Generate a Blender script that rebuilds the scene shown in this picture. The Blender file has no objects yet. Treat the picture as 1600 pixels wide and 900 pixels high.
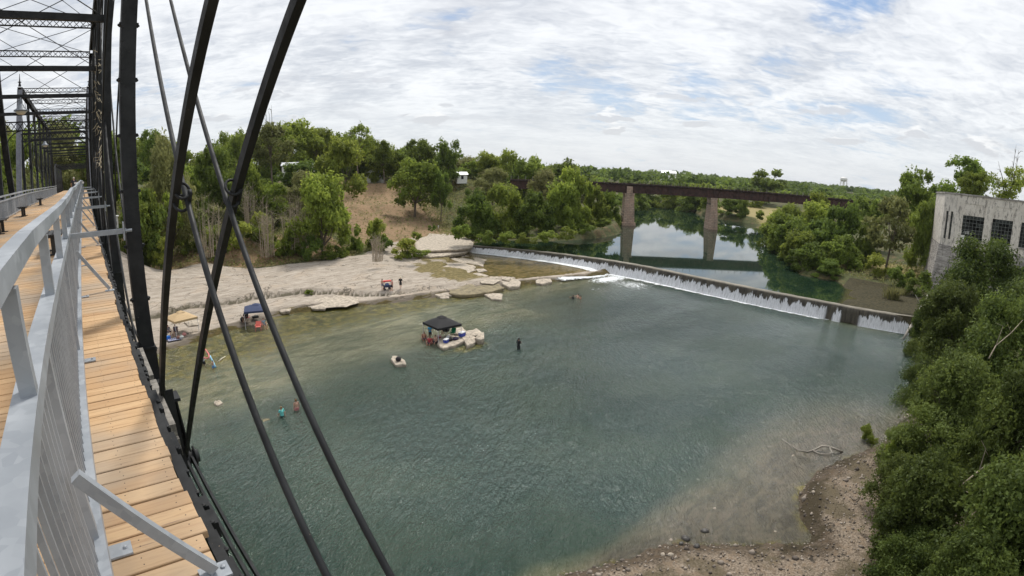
import bpy, math, random
import numpy as np
from mathutils import Vector, Matrix
R = math.radians
random.seed(7); rng = np.random.default_rng(7)
C = bpy.context.scene.collection
SC = bpy.context.scene

# ------------------------------------------------------------------ camera (wide action-camera lens)
EYE = 18.5
LF, LK3, LK4 = 846.2, .0184, -.068          # focal length in photo pixels, radial terms
P_, RO_, AZ_ = R(12.62), R(1.23), R(-44.05)
_cr, _sr, _cp, _sp = math.cos(RO_), math.sin(RO_), math.cos(P_), math.sin(P_)
_M = np.array([[1, 0, 0], [0, _cp, -_sp], [0, _sp, _cp]]) @ np.array([[_cr, -_sr, 0], [_sr, _cr, 0], [0, 0, 1]])
_ca, _sa = math.cos(-AZ_), math.sin(-AZ_)
def _turn(d):
    return np.array([d[0]*_ca+d[2]*_sa, -d[0]*_sa+d[2]*_ca, d[1]])
cam = bpy.data.cameras.new('camera'); camo = bpy.data.objects.new('camera', cam); C.objects.link(camo); SC.camera = camo
_x, _y, _f = (_turn(_M @ np.array(v, float)) for v in ((1, 0, 0), (0, 1, 0), (0, 0, 1)))
camo.matrix_world = Matrix(((_x[0], _y[0], -_f[0], 0), (_x[1], _y[1], -_f[1], 0), (_x[2], _y[2], -_f[2], EYE), (0, 0, 0, 1)))
cam.sensor_width = 36; cam.clip_start = .05; cam.clip_end = 6000
cam.type = 'PANO'; cam.panorama_type = 'FISHEYE_LENS_POLYNOMIAL'; cam.fisheye_fov = R(220)
_fm = LF*36/1600
cam.fisheye_polynomial_k0 = 0; cam.fisheye_polynomial_k1 = -1/_fm; cam.fisheye_polynomial_k2 = 0
cam.fisheye_polynomial_k3 = -LK3/_fm**3; cam.fisheye_polynomial_k4 = -LK4/_fm**4

def ray(px, py):
    x = (px-800)/LF; y = (450-py)/LF; r = math.hypot(x, y); t = r+LK3*r**3+LK4*r**4
    s = math.sin(t)/max(r, 1e-9)
    return _turn(_M @ np.array([x*s, y*s, math.cos(t)]))
def atz(px, py, z=0.):
    d = ray(px, py); t = (z-EYE)/d[2]; return np.array([d[0]*t, d[1]*t, z])
def atr(px, py, r):
    d = ray(px, py); t = r/math.hypot(d[0], d[1]); return np.array([d[0]*t, d[1]*t, EYE+d[2]*t])

# ------------------------------------------------------------------ exposure, sky, sun
SC.view_settings.view_transform = 'Standard'; SC.view_settings.look = 'None'
SC.view_settings.exposure = 0.28; SC.view_settings.gamma = 1
SC.cycles.max_bounces = 6; SC.cycles.transparent_max_bounces = 12
SUN_AZ, SUN_EL = 52., 58.                    # azimuth clockwise from +Y
w = bpy.data.worlds.new('World'); SC.world = w; w.use_nodes = True
def sky_nodes():
    nt = w.node_tree; nt.nodes.clear(); N = nt.nodes.new; L = nt.links.new
    out = N('ShaderNodeOutputWorld'); bg = N('ShaderNodeBackground'); L(bg.outputs[0], out.inputs[0])
    sky = N('ShaderNodeTexSky'); sky.sky_type = 'NISHITA'; sky.sun_disc = False
    sky.sun_elevation = R(SUN_EL); sky.sun_rotation = R(SUN_AZ); sky.dust_density = 1.2; sky.air_density = 1.0
    bg.inputs['Strength'].default_value = .1
    tc = N('ShaderNodeTexCoord'); sep = N('ShaderNodeSeparateXYZ'); L(tc.outputs['Generated'], sep.inputs[0])
    def math_(op, a, b=None, c=None, clamp=False):
        n = N('ShaderNodeMath'); n.operation = op; n.use_clamp = clamp
        for i, v in enumerate((a, b, c)):
            if v is None: continue
            if isinstance(v, (int, float)): n.inputs[i].default_value = v
            else: L(v, n.inputs[i])
        return n.outputs[0]
    def noise(vec, scale, detail=8, rough=.55, dist=0., lac=2.):
        n = N('ShaderNodeTexNoise'); n.inputs['Scale'].default_value = scale; n.inputs['Detail'].default_value = detail
        n.inputs['Roughness'].default_value = rough; n.inputs['Distortion'].default_value = dist; L(vec, n.inputs['Vector']); return n.outputs[0]
    def ramp(v, lo, hi, a=0., b=1.):
        n = N('ShaderNodeMapRange'); n.interpolation_type = 'SMOOTHSTEP'
        for i, q in enumerate((lo, hi, a, b)): n.inputs[i+1].default_value = q
        L(v, n.inputs[0]); return n.outputs[0]
    def mixc(f, a, b):
        n = N('ShaderNodeMix'); n.data_type = 'RGBA'
        for s, v in ((0, f), (6, a), (7, b)):
            if isinstance(v, tuple): n.inputs[s].default_value = (*v, 1)
            elif isinstance(v, (int, float)): n.inputs[s].default_value = v
            else: L(v, n.inputs[s])
        return n.outputs[2]
    def comb(x, y, z):
        n = N('ShaderNodeCombineXYZ')
        for i, v in enumerate((x, y, z)):
            if isinstance(v, (int, float)): n.inputs[i].default_value = v
            else: L(v, n.inputs[i])
        return n.outputs[0]
    X, Y, Z = sep.outputs
    den = math_('ADD', math_('MAXIMUM', Z, 0.), .17)
    # cloud sheet seen in perspective; axes turned so that the bands lie across the view
    a = R(40); u0 = math_('ADD', math_('MULTIPLY', X, math.cos(a)), math_('MULTIPLY', Y, -math.sin(a)))
    v0 = math_('ADD', math_('MULTIPLY', X, math.sin(a)), math_('MULTIPLY', Y, math.cos(a)))
    u = math_('DIVIDE', u0, den); v = math_('DIVIDE', v0, den)
    sheet = comb(u, v, 0.)
    big = noise(sheet, .55, 7, .55, .4)
    mid = noise(comb(math_('MULTIPLY', u, 1.0), math_('MULTIPLY', v, 1.6), 3.), 2.6, 8, .6, .5)
    small = noise(comb(math_('MULTIPLY', u, 1.), math_('MULTIPLY', v, 1.7), 9.), 11., 5, .55, .8)
    cover = math_('ADD', math_('ADD', math_('MULTIPLY', big, .62), math_('MULTIPLY', mid, .45)), math_('MULTIPLY', small, .10))
    # thinner sheet over the river, upper right of the view
    def hole(az, el, rad, amt):
        d = (math.sin(R(az))*math.cos(R(el)), math.cos(R(az))*math.cos(R(el)), math.sin(R(el)))
        n = N('ShaderNodeVectorMath'); n.operation = 'DISTANCE'; L(tc.outputs['Generated'], n.inputs[0]); n.inputs[1].default_value = d
        return ramp(n.outputs['Value'], 0., rad, amt, 0.)
    holes = hole(78, 20.5, .13, .25)
    for hz in ((47, 10.8, .10, .13), (62, 9.0, .10, .12), (54, 8.4, .09, .10), (38, 14, .14, .09), (97, 15, .12, .12), (82, 4.0, .10, .10), (70, 11, .10, .07)):
        holes = math_('ADD', holes, hole(*hz))
    cover = math_('SUBTRACT', cover, holes)
    cov = ramp(cover, .385, .52)
    # brightness structure of the sheet
    soft = noise(comb(u, v, 33.), 1.5, 6, .55, .5); lum = math_('ADD', math_('ADD', math_('MULTIPLY', mid, .35), math_('MULTIPLY', small, .25)), math_('MULTIPLY', soft, .40))
    lum = ramp(lum, .36, .60)
    blue = mixc(ramp(Z, 0., .42), (.50, .60, .71), (.20, .34, .60))
    white = mixc(lum, (.52, .545, .59), (.84, .85, .86))
    # darker grey bellies towards the left of the view
    belly = ramp(noise(comb(u, v, 21.), .9, 5, .6, .3), .52, .70)
    leftness = ramp(math_('ADD', math_('MULTIPLY', X, math.sin(R(12))), math_('MULTIPLY', Y, math.cos(R(12)))), .55, 1.0)
    white = mixc(math_('MULTIPLY', math_('MULTIPLY', belly, leftness), .8), white, (.47, .48, .52))
    # warm haze band near the horizon
    low = ramp(Z, .02, .17, 1., 0.)
    white = mixc(math_('MULTIPLY', low, .72), white, (.66, .69, .73))
    col = mixc(cov, blue, white)
    # small cumulus puffs low in the sky
    az = math_('ARCTAN2', X, Y)
    pv = comb(math_('MULTIPLY', az, 9.), math_('MULTIPLY', Z, 27.), 4.)
    pf = noise(pv, 1.0, 7, .52, .2)
    band = math_('MULTIPLY', ramp(Z, .03, .07), ramp(Z, .12, .22, 1., 0.))
    pm = math_('MULTIPLY', ramp(pf, .575, .63), band)
    pl = noise(comb(math_('MULTIPLY', az, 9.), math_('ADD', math_('MULTIPLY', Z, 27.), -.28), 4.), 1.0, 7, .52, .2)
    pcol = mixc(ramp(math_('SUBTRACT', pf, pl), -.02, .05), (.84, .84, .84), (.58, .59, .62))
    col = mixc(math_('MULTIPLY', pm, .9), col, pcol)
    # the Nishita sky drives the clear part and the overall tint
    sc_ = N('ShaderNodeVectorMath'); sc_.operation = 'SCALE'; L(col, sc_.inputs[0]); sc_.inputs['Scale'].default_value = 10.2
    ground = ramp(Z, -.03, 0.)
    fin = mixc(.10, sc_.outputs[0], sky.outputs[0])
    fin2 = mixc(ground, (1.6, 1.8, 1.6), fin)
    L(fin2, bg.inputs['Color'])
sky_nodes()
sl = bpy.data.lights.new('sun', 'SUN'); sl.energy = 2.7; sl.angle = R(12); sl.color = (1., .955, .88)
so = bpy.data.objects.new('sun', sl); C.objects.link(so)
so.rotation_euler = (R(90-SUN_EL), 0, R(180-SUN_AZ))
so.location = (0, 0, 120)

# ------------------------------------------------------------------ helpers
def tag(o, label=None, cat=None, group=None, kind=None):
    if label: o['label'] = label
    if cat: o['category'] = cat
    if group: o['group'] = group
    if kind: o['kind'] = kind
    return o
def empty(name, loc, rz=0., label=None, cat=None, group=None):
    o = bpy.data.objects.new(name, None); C.objects.link(o); o.location = loc; o.rotation_euler = (0, 0, rz)
    o.empty_display_size = .2
    return tag(o, label, cat, group)
def link(name, me, parent=None, loc=(0, 0, 0)):
    o = bpy.data.objects.new(name, me); C.objects.link(o); o.location = loc
    if parent: o.parent = parent
    return o
def clone(o, parent=None):
    c = o.copy(); C.objects.link(c)
    if parent: c.parent = parent
    for ch in list(o.children): clone(ch, c)
    return c
def mesh_np(name, V, F, mat, smooth=False, attrs=None):
    """V n x 3, F m x k (all faces with k corners)"""
    V = np.asarray(V, np.float32); F = np.asarray(F, np.int32); k = F.shape[1]
    me = bpy.data.meshes.new(name)
    me.vertices.add(len(V)); me.vertices.foreach_set('co', V.ravel())
    me.loops.add(F.size); me.loops.foreach_set('vertex_index', F.ravel())
    me.polygons.add(len(F)); me.polygons.foreach_set('loop_start', np.arange(0, F.size, k, dtype=np.int32))
    if smooth: me.polygons.foreach_set('use_smooth', np.ones(len(F), bool))
    me.update(calc_edges=True)
    for n, a in (attrs or {}).items():
        at = me.attributes.new(n, 'FLOAT', 'POINT'); at.data.foreach_set('value', np.asarray(a, np.float32))
    if mat: me.materials.append(mat)
    return me
class MB:
    def __init__(s): s.v = []; s.f = []; s.t = []; s.tint = 0.
    def add(s, vs, fs):
        n = len(s.v); s.v += [tuple(p) for p in vs]; s.f += [tuple(i+n for i in f) for f in fs]; s.t += [s.tint]*len(vs)
        return s
    def box(s, x0, x1, y0, y1, z0, z1):
        return s.add([(x0, y0, z0), (x1, y0, z0), (x1, y1, z0), (x0, y1, z0), (x0, y0, z1), (x1, y0, z1), (x1, y1, z1), (x0, y1, z1)],
                     [(0, 3, 2, 1), (4, 5, 6, 7), (0, 1, 5, 4), (1, 2, 6, 5), (2, 3, 7, 6), (3, 0, 4, 7)])
    def cbox(s, c, sz): return s.box(c[0]-sz[0]/2, c[0]+sz[0]/2, c[1]-sz[1]/2, c[1]+sz[1]/2, c[2]-sz[2]/2, c[2]+sz[2]/2)
    def bar(s, a, b, wd, h, up=(0, 0, 1)):
        a = Vector(a); b = Vector(b); d = (b-a).normalized(); up = Vector(up)
        if abs(d.dot(up)) > .995: up = Vector((0, 1, 0)) if abs(d.y) < .9 else Vector((1, 0, 0))
        sd = d.cross(up).normalized(); u = sd.cross(d).normalized(); vs = []
        for p in (a, b):
            for i, j in ((-1, -1), (1, -1), (1, 1), (-1, 1)): vs.append(p+sd*(i*wd/2)+u*(j*h/2))
        return s.add(vs, [(0, 3, 2, 1), (4, 5, 6, 7), (0, 1, 5, 4), (1, 2, 6, 5), (2, 3, 7, 6), (3, 0, 4, 7)])
    def tube(s, pts, rs, n=8, cap=True, squash=None):
        pts = [Vector(p) for p in pts]
        if isinstance(rs, (int, float)): rs = [rs]*len(pts)
        vs = []; fs = []; ref = None
        for i, p in enumerate(pts):
            d = (pts[min(i+1, len(pts)-1)]-pts[max(i-1, 0)])
            d = d.normalized() if d.length > 1e-9 else Vector((0, 0, 1))
            if ref is None: ref = Vector((1, 0, 0)) if abs(d.x) < .8 else Vector((0, 1, 0))
            sd = d.cross(ref).normalized(); u = sd.cross(d).normalized(); ref = u
            for k in range(n):
                t = 2*math.pi*k/n; vs.append(p+(sd*math.cos(t)+u*math.sin(t))*rs[i])
        for i in range(len(pts)-1):
            for k in range(n):
                k2 = (k+1) % n; fs.append((i*n+k, i*n+k2, (i+1)*n+k2, (i+1)*n+k))
        if cap: fs.append(tuple(reversed(range(n)))); fs.append(tuple((len(pts)-1)*n+k for k in range(n)))
        return s.add(vs, fs)
    def ell(s, c, r, nu=10, nv=7, rot=None):
        vs = []; fs = []
        for j in range(nv+1):
            ph = math.pi*j/nv
            for i in range(nu):
                t = 2*math.pi*i/nu; q = Vector((math.sin(ph)*math.cos(t)*r[0], math.sin(ph)*math.sin(t)*r[1], math.cos(ph)*r[2]))
                if rot: q = rot @ q
                vs.append(Vector(c)+q)
        for j in range(nv):
            for i in range(nu):
                i2 = (i+1) % nu; fs.append((j*nu+i, (j+1)*nu+i, (j+1)*nu+i2, j*nu+i2))
        return s.add(vs, fs)
    def prism(s, poly, z0, z1):
        n = len(poly); vs = [(p[0], p[1], z0) for p in poly]+[(p[0], p[1], z1) for p in poly]
        return s.add(vs, [tuple(reversed(range(n))), tuple(range(n, 2*n))]+[(i, (i+1) % n, n+(i+1) % n, n+i) for i in range(n)])
    def mesh(s, name, mat, smooth=False, tint=False):
        me = bpy.data.meshes.new(name); me.from_pydata([tuple(p) for p in s.v], [], s.f)
        if smooth: me.polygons.foreach_set('use_smooth', np.ones(len(me.polygons), bool))
        if tint: a = me.attributes.new('tint', 'FLOAT', 'POINT'); a.data.foreach_set('value', np.array(s.t, np.float32))
        me.materials.append(mat); me.update(); return me
    def build(s, name, mat, parent=None, smooth=False, tint=False, loc=(0, 0, 0)):
        return link(name, s.mesh(name, mat, smooth, tint), parent, loc)

# ------------------------------------------------------------------ materials
class NT:
    """short node-tree writer"""
    def __init__(s, name):
        s.m = bpy.data.materials.new(name); s.m.use_nodes = True; s.t = s.m.node_tree; s.b = s.t.nodes['Principled BSDF']; s.o = s.t.nodes['Material Output']
    def N(s, t): return s.t.nodes.new(t)
    def L(s, a, b): s.t.links.new(a, b)
    def val(s, inp, v):
        if v is None: return
        if isinstance(v, (int, float)): inp.default_value = v
        elif isinstance(v, tuple): inp.default_value = v if len(v) == len(inp.default_value) else (*v, 1)
        else: s.L(v, inp)
    def math(s, op, a, b=None, c=None, clamp=False):
        n = s.N('ShaderNodeMath'); n.operation = op; n.use_clamp = clamp
        for i, v in enumerate((a, b, c)): s.val(n.inputs[i], v)
        return n.outputs[0]
    def mix(s, f, a, b, blend='MIX'):
        n = s.N('ShaderNodeMix'); n.data_type = 'RGBA'; n.blend_type = blend
        s.val(n.inputs[0], f); s.val(n.inputs[6], a); s.val(n.inputs[7], b); return n.outputs[2]
    def ramp(s, v, lo, hi, a=0., b=1., smooth=True):
        n = s.N('ShaderNodeMapRange'); n.interpolation_type = 'SMOOTHSTEP' if smooth else 'LINEAR'
        for i, q in enumerate((lo, hi, a, b)): n.inputs[i+1].default_value = q
        s.L(v, n.inputs[0]); return n.outputs[0]
    def coord(s, scale=(1, 1, 1), which='Object', rot=(0, 0, 0)):
        tc = s.N('ShaderNodeTexCoord'); mp = s.N('ShaderNodeMapping'); mp.inputs['Scale'].default_value = scale; mp.inputs['Rotation'].default_value = rot
        s.L(tc.outputs[which], mp.inputs[0]); return mp.outputs[0]
    def noise(s, vec, scale, detail=6, rough=.55, dist=0.):
        n = s.N('ShaderNodeTexNoise'); s.L(vec, n.inputs['Vector']); n.inputs['Scale'].default_value = scale
        n.inputs['Detail'].default_value = detail; n.inputs['Roughness'].default_value = rough; n.inputs['Distortion'].default_value = dist
        return n.outputs[0]
    def vor(s, vec, scale, feat='F1', out=0):
        n = s.N('ShaderNodeTexVoronoi'); n.feature = feat; n.inputs['Scale'].default_value = scale; s.L(vec, n.inputs['Vector']); return n.outputs[out]
    def attr(s, name):
        n = s.N('ShaderNodeAttribute'); n.attribute_name = name; return n.outputs['Fac']
    def bump(s, h, st=.3, dist=.05, normal=None):
        n = s.N('ShaderNodeBump'); n.inputs['Strength'].default_value = st; n.inputs['Distance'].default_value = dist; s.L(h, n.inputs['Height'])
        if normal: s.L(normal, n.inputs['Normal'])
        return n.outputs[0]
    def set(s, **k):
        for n, v in k.items(): s.val(s.b.inputs[n.replace('_', ' ')], v)
        return s.m
def plain(name, col, rough=.6, metal=0., var=.25, scale=6., bump=.15, spec=.5):
    n = NT(name); c = n.coord(); z = n.noise(c, scale); z2 = n.noise(c, scale*7, 4)
    f = n.math('ADD', n.math('MULTIPLY', z, .6), n.math('MULTIPLY', z2, .4))
    lo = tuple(q*(1-var) for q in col); hi = tuple(min(1, q*(1+var)) for q in col)
    n.set(Base_Color=n.mix(n.ramp(f, .35, .65), lo, hi), Roughness=n.ramp(z2, .3, .7, max(.05, rough-.1), min(1, rough+.1)), Metallic=metal, Normal=n.bump(z2, bump, .01))
    n.b.inputs['Specular IOR Level'].default_value = spec
    return n.m
def black_paint():
    n = NT('black_bridge_paint'); c = n.coord(); z = n.noise(c, 3.); z2 = n.noise(c, 45., 5, .7); z3 = n.noise(c, 9., 6, .6)
    base = n.mix(n.ramp(z, .35, .7), (.012, .013, .014), (.026, .028, .03))
    rust = n.mix(z2, (.09, .05, .03), (.22, .19, .15))
    chips = n.math('MULTIPLY', n.ramp(z2, .64, .70), n.ramp(z3, .55, .62))
    n.set(Base_Color=n.mix(chips, base, rust), Roughness=n.ramp(z3, .3, .7, .55, .8), Normal=n.bump(z2, .12, .004)); n.b.inputs['Specular IOR Level'].default_value = .3; return n.m
def galv():
    n = NT('galvanized_steel'); c = n.coord(); v = n.vor(c, 26., out=1); z = n.noise(c, 1.6, 5); z2 = n.noise(c, 60., 3)
    g = n.N('ShaderNodeRGBToBW'); n.L(v, g.inputs[0])
    f = n.math('ADD', n.math('MULTIPLY', g.outputs[0], .18), n.math('MULTIPLY', z, .82))
    n.set(Base_Color=n.mix(n.ramp(f, .3, .7), (.26, .285, .315), (.39, .415, .445)), Metallic=.12, Roughness=n.ramp(f, .3, .7, .38, .55), Normal=n.bump(z2, .06, .002)); return n.m
def deck_wood():
    n = NT('deck_planks_pine'); t = n.attr('tint')
    tc = n.N('ShaderNodeTexCoord'); mp = n.N('ShaderNodeMapping'); mp.inputs['Scale'].default_value = (1.1, 16, 10)
    off = n.N('ShaderNodeCombineXYZ'); n.L(n.math('MULTIPLY', t, 31.), off.inputs[0]); n.L(n.math('MULTIPLY', t, 57.), off.inputs[2])
    n.L(off.outputs[0], mp.inputs['Location']); n.L(tc.outputs['Object'], mp.inputs[0]); c = mp.outputs[0]
    g = n.noise(c, 1.7, 8, .62, 1.3); g2 = n.noise(c, 6., 5, .6, .3)
    kn = n.vor(mp.outputs[0], 1.1)
    tone = n.mix(t, (.45, .275, .135), (.60, .40, .215))
    col = n.mix(n.ramp(g, .46, .68, 0, .8), tone, (.38, .215, .10)); col = n.mix(n.ramp(g2, .62, .78, 0, .4), col, (.26, .155, .08))
    col = n.mix(n.ramp(kn, .03, .09, .75, 0.), col, (.12, .055, .025))
    big = n.noise(n.coord((.5, .5, .5)), 1.5, 4); col = n.mix(n.ramp(big, .42, .66, 0, .75), col, (.34, .28, .215))
    col = n.mix(n.ramp(t, -.6, -.4, 1., 0.), col, (.06, .05, .045))
    n.set(Base_Color=col, Roughness=.75, Normal=n.bump(g, .18, .004)); return n.m
M = {}
M['black'] = black_paint(); M['straw'] = plain('dry_straw', (.34, .29, .2), .9); M['galv'] = galv(); M['deck'] = deck_wood()
M['oldtimber'] = plain('weathered_timber', (.23, .215, .19), .85, 0, .4, 12, .5)
M['benchblack'] = plain('bench_black', (.02, .02, .02), .5)
M['lampgrey'] = plain('lamp_grey_metal', (.22, .24, .27), .45, .3)
M['lampglass'] = plain('lamp_glass', (.62, .58, .48), .25, 0, .08)
M['white'] = plain('white_paint', (.74, .73, .70), .55, 0, .08)
M['greyroof'] = plain('grey_shingle_roof', (.20, .18, .17), .85, 0, .2)
M['metalroof'] = plain('pale_metal_roof', (.58, .60, .62), .45, .2, .08)
M['rust'] = plain('rusty_girder', (.055, .026, .020), .8, 0, .55, 1.2, .3)
M['tie'] = plain('dark_timber_ties', (.045, .035, .03), .9)
M['bark'] = plain('bark', (.13, .105, .08), .95, 0, .35, 4, .6)
M['palebark'] = plain('pale_bark', (.34, .31, .27), .9, 0, .25, 4, .4)
M['drift'] = plain('driftwood', (.30, .27, .23), .9, 0, .4, 8, .4)
M['window'] = plain('dark_window_glass', (.018, .022, .024), .12, 0, .2)
M['sash'] = plain('window_bars_grey', (.13, .14, .13), .6)

# ------------------------------------------------------------------ terrain
LOWER = np.array([(-260, 78), (-20, 66), (0, 60.5), (5.5, 59.5), (12, 62.5), (22, 66), (30, 65.4), (37, 63.2), (47, 61.3), (57, 60.2), (64, 59.2), (68, 57.8), (73, 56.6), (77, 56), (80.4, 57.2),
    (80.9, 50), (79.7, 38), (79.1, 26), (79.4, 13), (81.3, 3.8), (69, 1.5), (60, .2), (51, 1), (42.5, 2.3), (39, 3.6), (34.5, 5.6), (31, 6.2), (28.5, 5), (26.5, 3.6), (25.6, 4.2), (24.8, 5.8), (21.8, 9.4),
    (18, 11.2), (15, 12.6), (11, 12), (5, 8.5), (-5, 7), (-260, 4)], float)
DAMY_, DAMX_ = [3.5, 12, 26, 38, 50, 58, 65, 70, 75, 79, 83, 86.5], [81.3, 79.8, 79.4, 80.0, 81.2, 81.0, 79.8, 78.8, 77.3, 75.9, 74.4, 72.6]
UPPER = np.array([(73.2, 88), (76, 91), (81, 92.5), (86, 88.3), (90, 84), (100, 81.5), (109, 80.7), (120, 83), (128, 88), (137, 95.5), (147, 100), (170, 117), (200, 137), (240, 157), (262, 158), (238, 120), (224, 111), (203, 88), (207, 72), (190, 62),
    (170, 54), (145, 48), (121, 37), (101, 27), (101.5, 20), (95, 17.2), (86, 15.8), (79.6, 15.4), (79.6, 26), (80.2, 38), (81.4, 50), (81.2, 58), (80.1, 65), (77.6, 75), (74.8, 83)], float)
ZU = 2.0
P_thin = np.array([(58, 66), (63, 61.5), (69, 59.2), (74, 58), (80.8, 58), (79.5, 66), (77, 75), (74, 83), (72, 86), (68, 86), (62, 82), (57, 76)], float)
def poly_sd(X, Y, P):
    """signed distance, positive inside"""
    best = np.full(X.shape, 1e9); ins = np.zeros(X.shape, bool); n = len(P)
    for i in range(n):
        ax, ay = P[i]; bx, by = P[(i+1) % n]; dx, dy = bx-ax, by-ay; L2 = dx*dx+dy*dy
        t = np.clip(((X-ax)*dx+(Y-ay)*dy)/L2, 0, 1); d = (X-ax-t*dx)**2+(Y-ay-t*dy)**2
        best = np.minimum(best, d)
        if ay != by: ins ^= ((ay > Y) != (by > Y)) & (X < (bx-ax)*(Y-ay)/(by-ay)+ax)
    return np.where(ins, 1, -1)*np.sqrt(best)
def vnoise(X, Y, sc, seed=0):
    x = X/sc; y = Y/sc; xi = np.floor(x).astype(np.int64); yi = np.floor(y).astype(np.int64); fx = x-xi; fy = y-yi
    def h(a, b):
        n = (a*374761393+b*668265263+seed*974634777) & 0xffffffff; n = ((n ^ (n >> 13))*1274126177) & 0xffffffff; return ((n ^ (n >> 16)) & 0xffff)/65535.
    fx = fx*fx*(3-2*fx); fy = fy*fy*(3-2*fy)
    return (h(xi, yi)*(1-fx)+h(xi+1, yi)*fx)*(1-fy)+(h(xi, yi+1)*(1-fx)+h(xi+1, yi+1)*fx)*fy
def fbm(X, Y, sc, seed=0, o=4):
    s = 0; a = .5; t = 0
    for k in range(o): s = s+a*vnoise(X, Y, sc/2**k, seed+k); t += a; a *= .5
    return s/t
CP = np.array([(-60, 68, .6), (5, 62, .25), (12, 66, .5), (22, 69, .6), (30, 70, .7), (40, 70, .65), (50, 68, .62), (60, 68, .6), (70, 66, .6), (78, 75, .75), (82, 90, 1.4),
    (10, 80, 1.1), (25, 82, 1.2), (40, 82, 1.2), (55, 85, 1.1), (66, 85, 1.0), (11, 104, 1.6), (28, 93, 1.6), (39, 90, 1.6), (49, 93, 1.7), (57, 97, 1.8), (66, 103, 2.0), (72, 98, 2.0), (70, 107, 2.3), (78, 96, 1.9), (80, 106, 2.6), (88, 96, 3.0),
    (14, 116, 5), (30, 108, 6), (42, 106, 6.0), (20, 130, 10), (36, 125, 10), (50, 122, 7.0), (62, 118, 4.6), (76, 122, 4.6), (72, 132, 5.9), (86, 144, 8), (68, 145, 8.6), (99, 172, 13.2), (86, 180, 15), (112, 150, 9.5), (117, 152, 14.8), (126, 164, 15.5), (108, 188, 15.8), (98, 150, 9.0), (60, 160, 14.5), (40, 160, 15), (20, 160, 15), (110, 165, 11.5),
    (0, 112, 14), (0, 125, 15.8), (-15, 130, 15), (-60, 120, 12), (-30, 95, 5), (0, 84, 1.8), (0, 98, 8), (8, 128, 13), (0, 180, 16),
    (120, 210, 16.5), (150, 180, 11), (120, 130, 6), (105, 95, 4.5), (130, 105, 5), (160, 130, 6), (200, 170, 6), (250, 200, 6), (300, 300, 9), (100, 300, 14), (0, 300, 16), (-200, 200, 14),
    (240, 100, 5), (210, 60, 4.5), (180, 40, 4.5), (150, 30, 4), (130, 15, 3.5), (112, 12, 2.7), (105, 6, 2.5), (100, -5, 2.6), (85, 0, 2.3), (75, -6, 2.4), (60, -6, 2), (45, -5, 1.6), (34, -1, .6), (28, 1, .45), (22, 5, .5), (36, -8, 2.5), (25, -10, 3), (10, 0, 2), (0, -12, 9), (-20, -10, 8), (0, -30, 16),
    (60, -30, 9), (110, -20, 5), (160, -20, 7), (110, -60, 10), (300, 0, 8), (300, -150, 10), (0, -150, 16), (-150, -60, 12), (400, 150, 9), (600, 300, 10), (900, 0, 12), (700, -300, 13), (300, 700, 14), (1000, 1000, 16), (1500, 200, 15), (0, 900, 16), (-500, 500, 15), (200, 1600, 18), (1600, -600, 16), (1800, 1800, 20)], float)
def ledge_y(X): return np.interp(X, [-10, 5, 12, 22, 30, 38, 46, 60, 76], [73, 74, 76, 75, 72.5, 67.2, 64.4, 63, 62])+(fbm(X, X*0, 2.5, 5)-.5)*1.6
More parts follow.
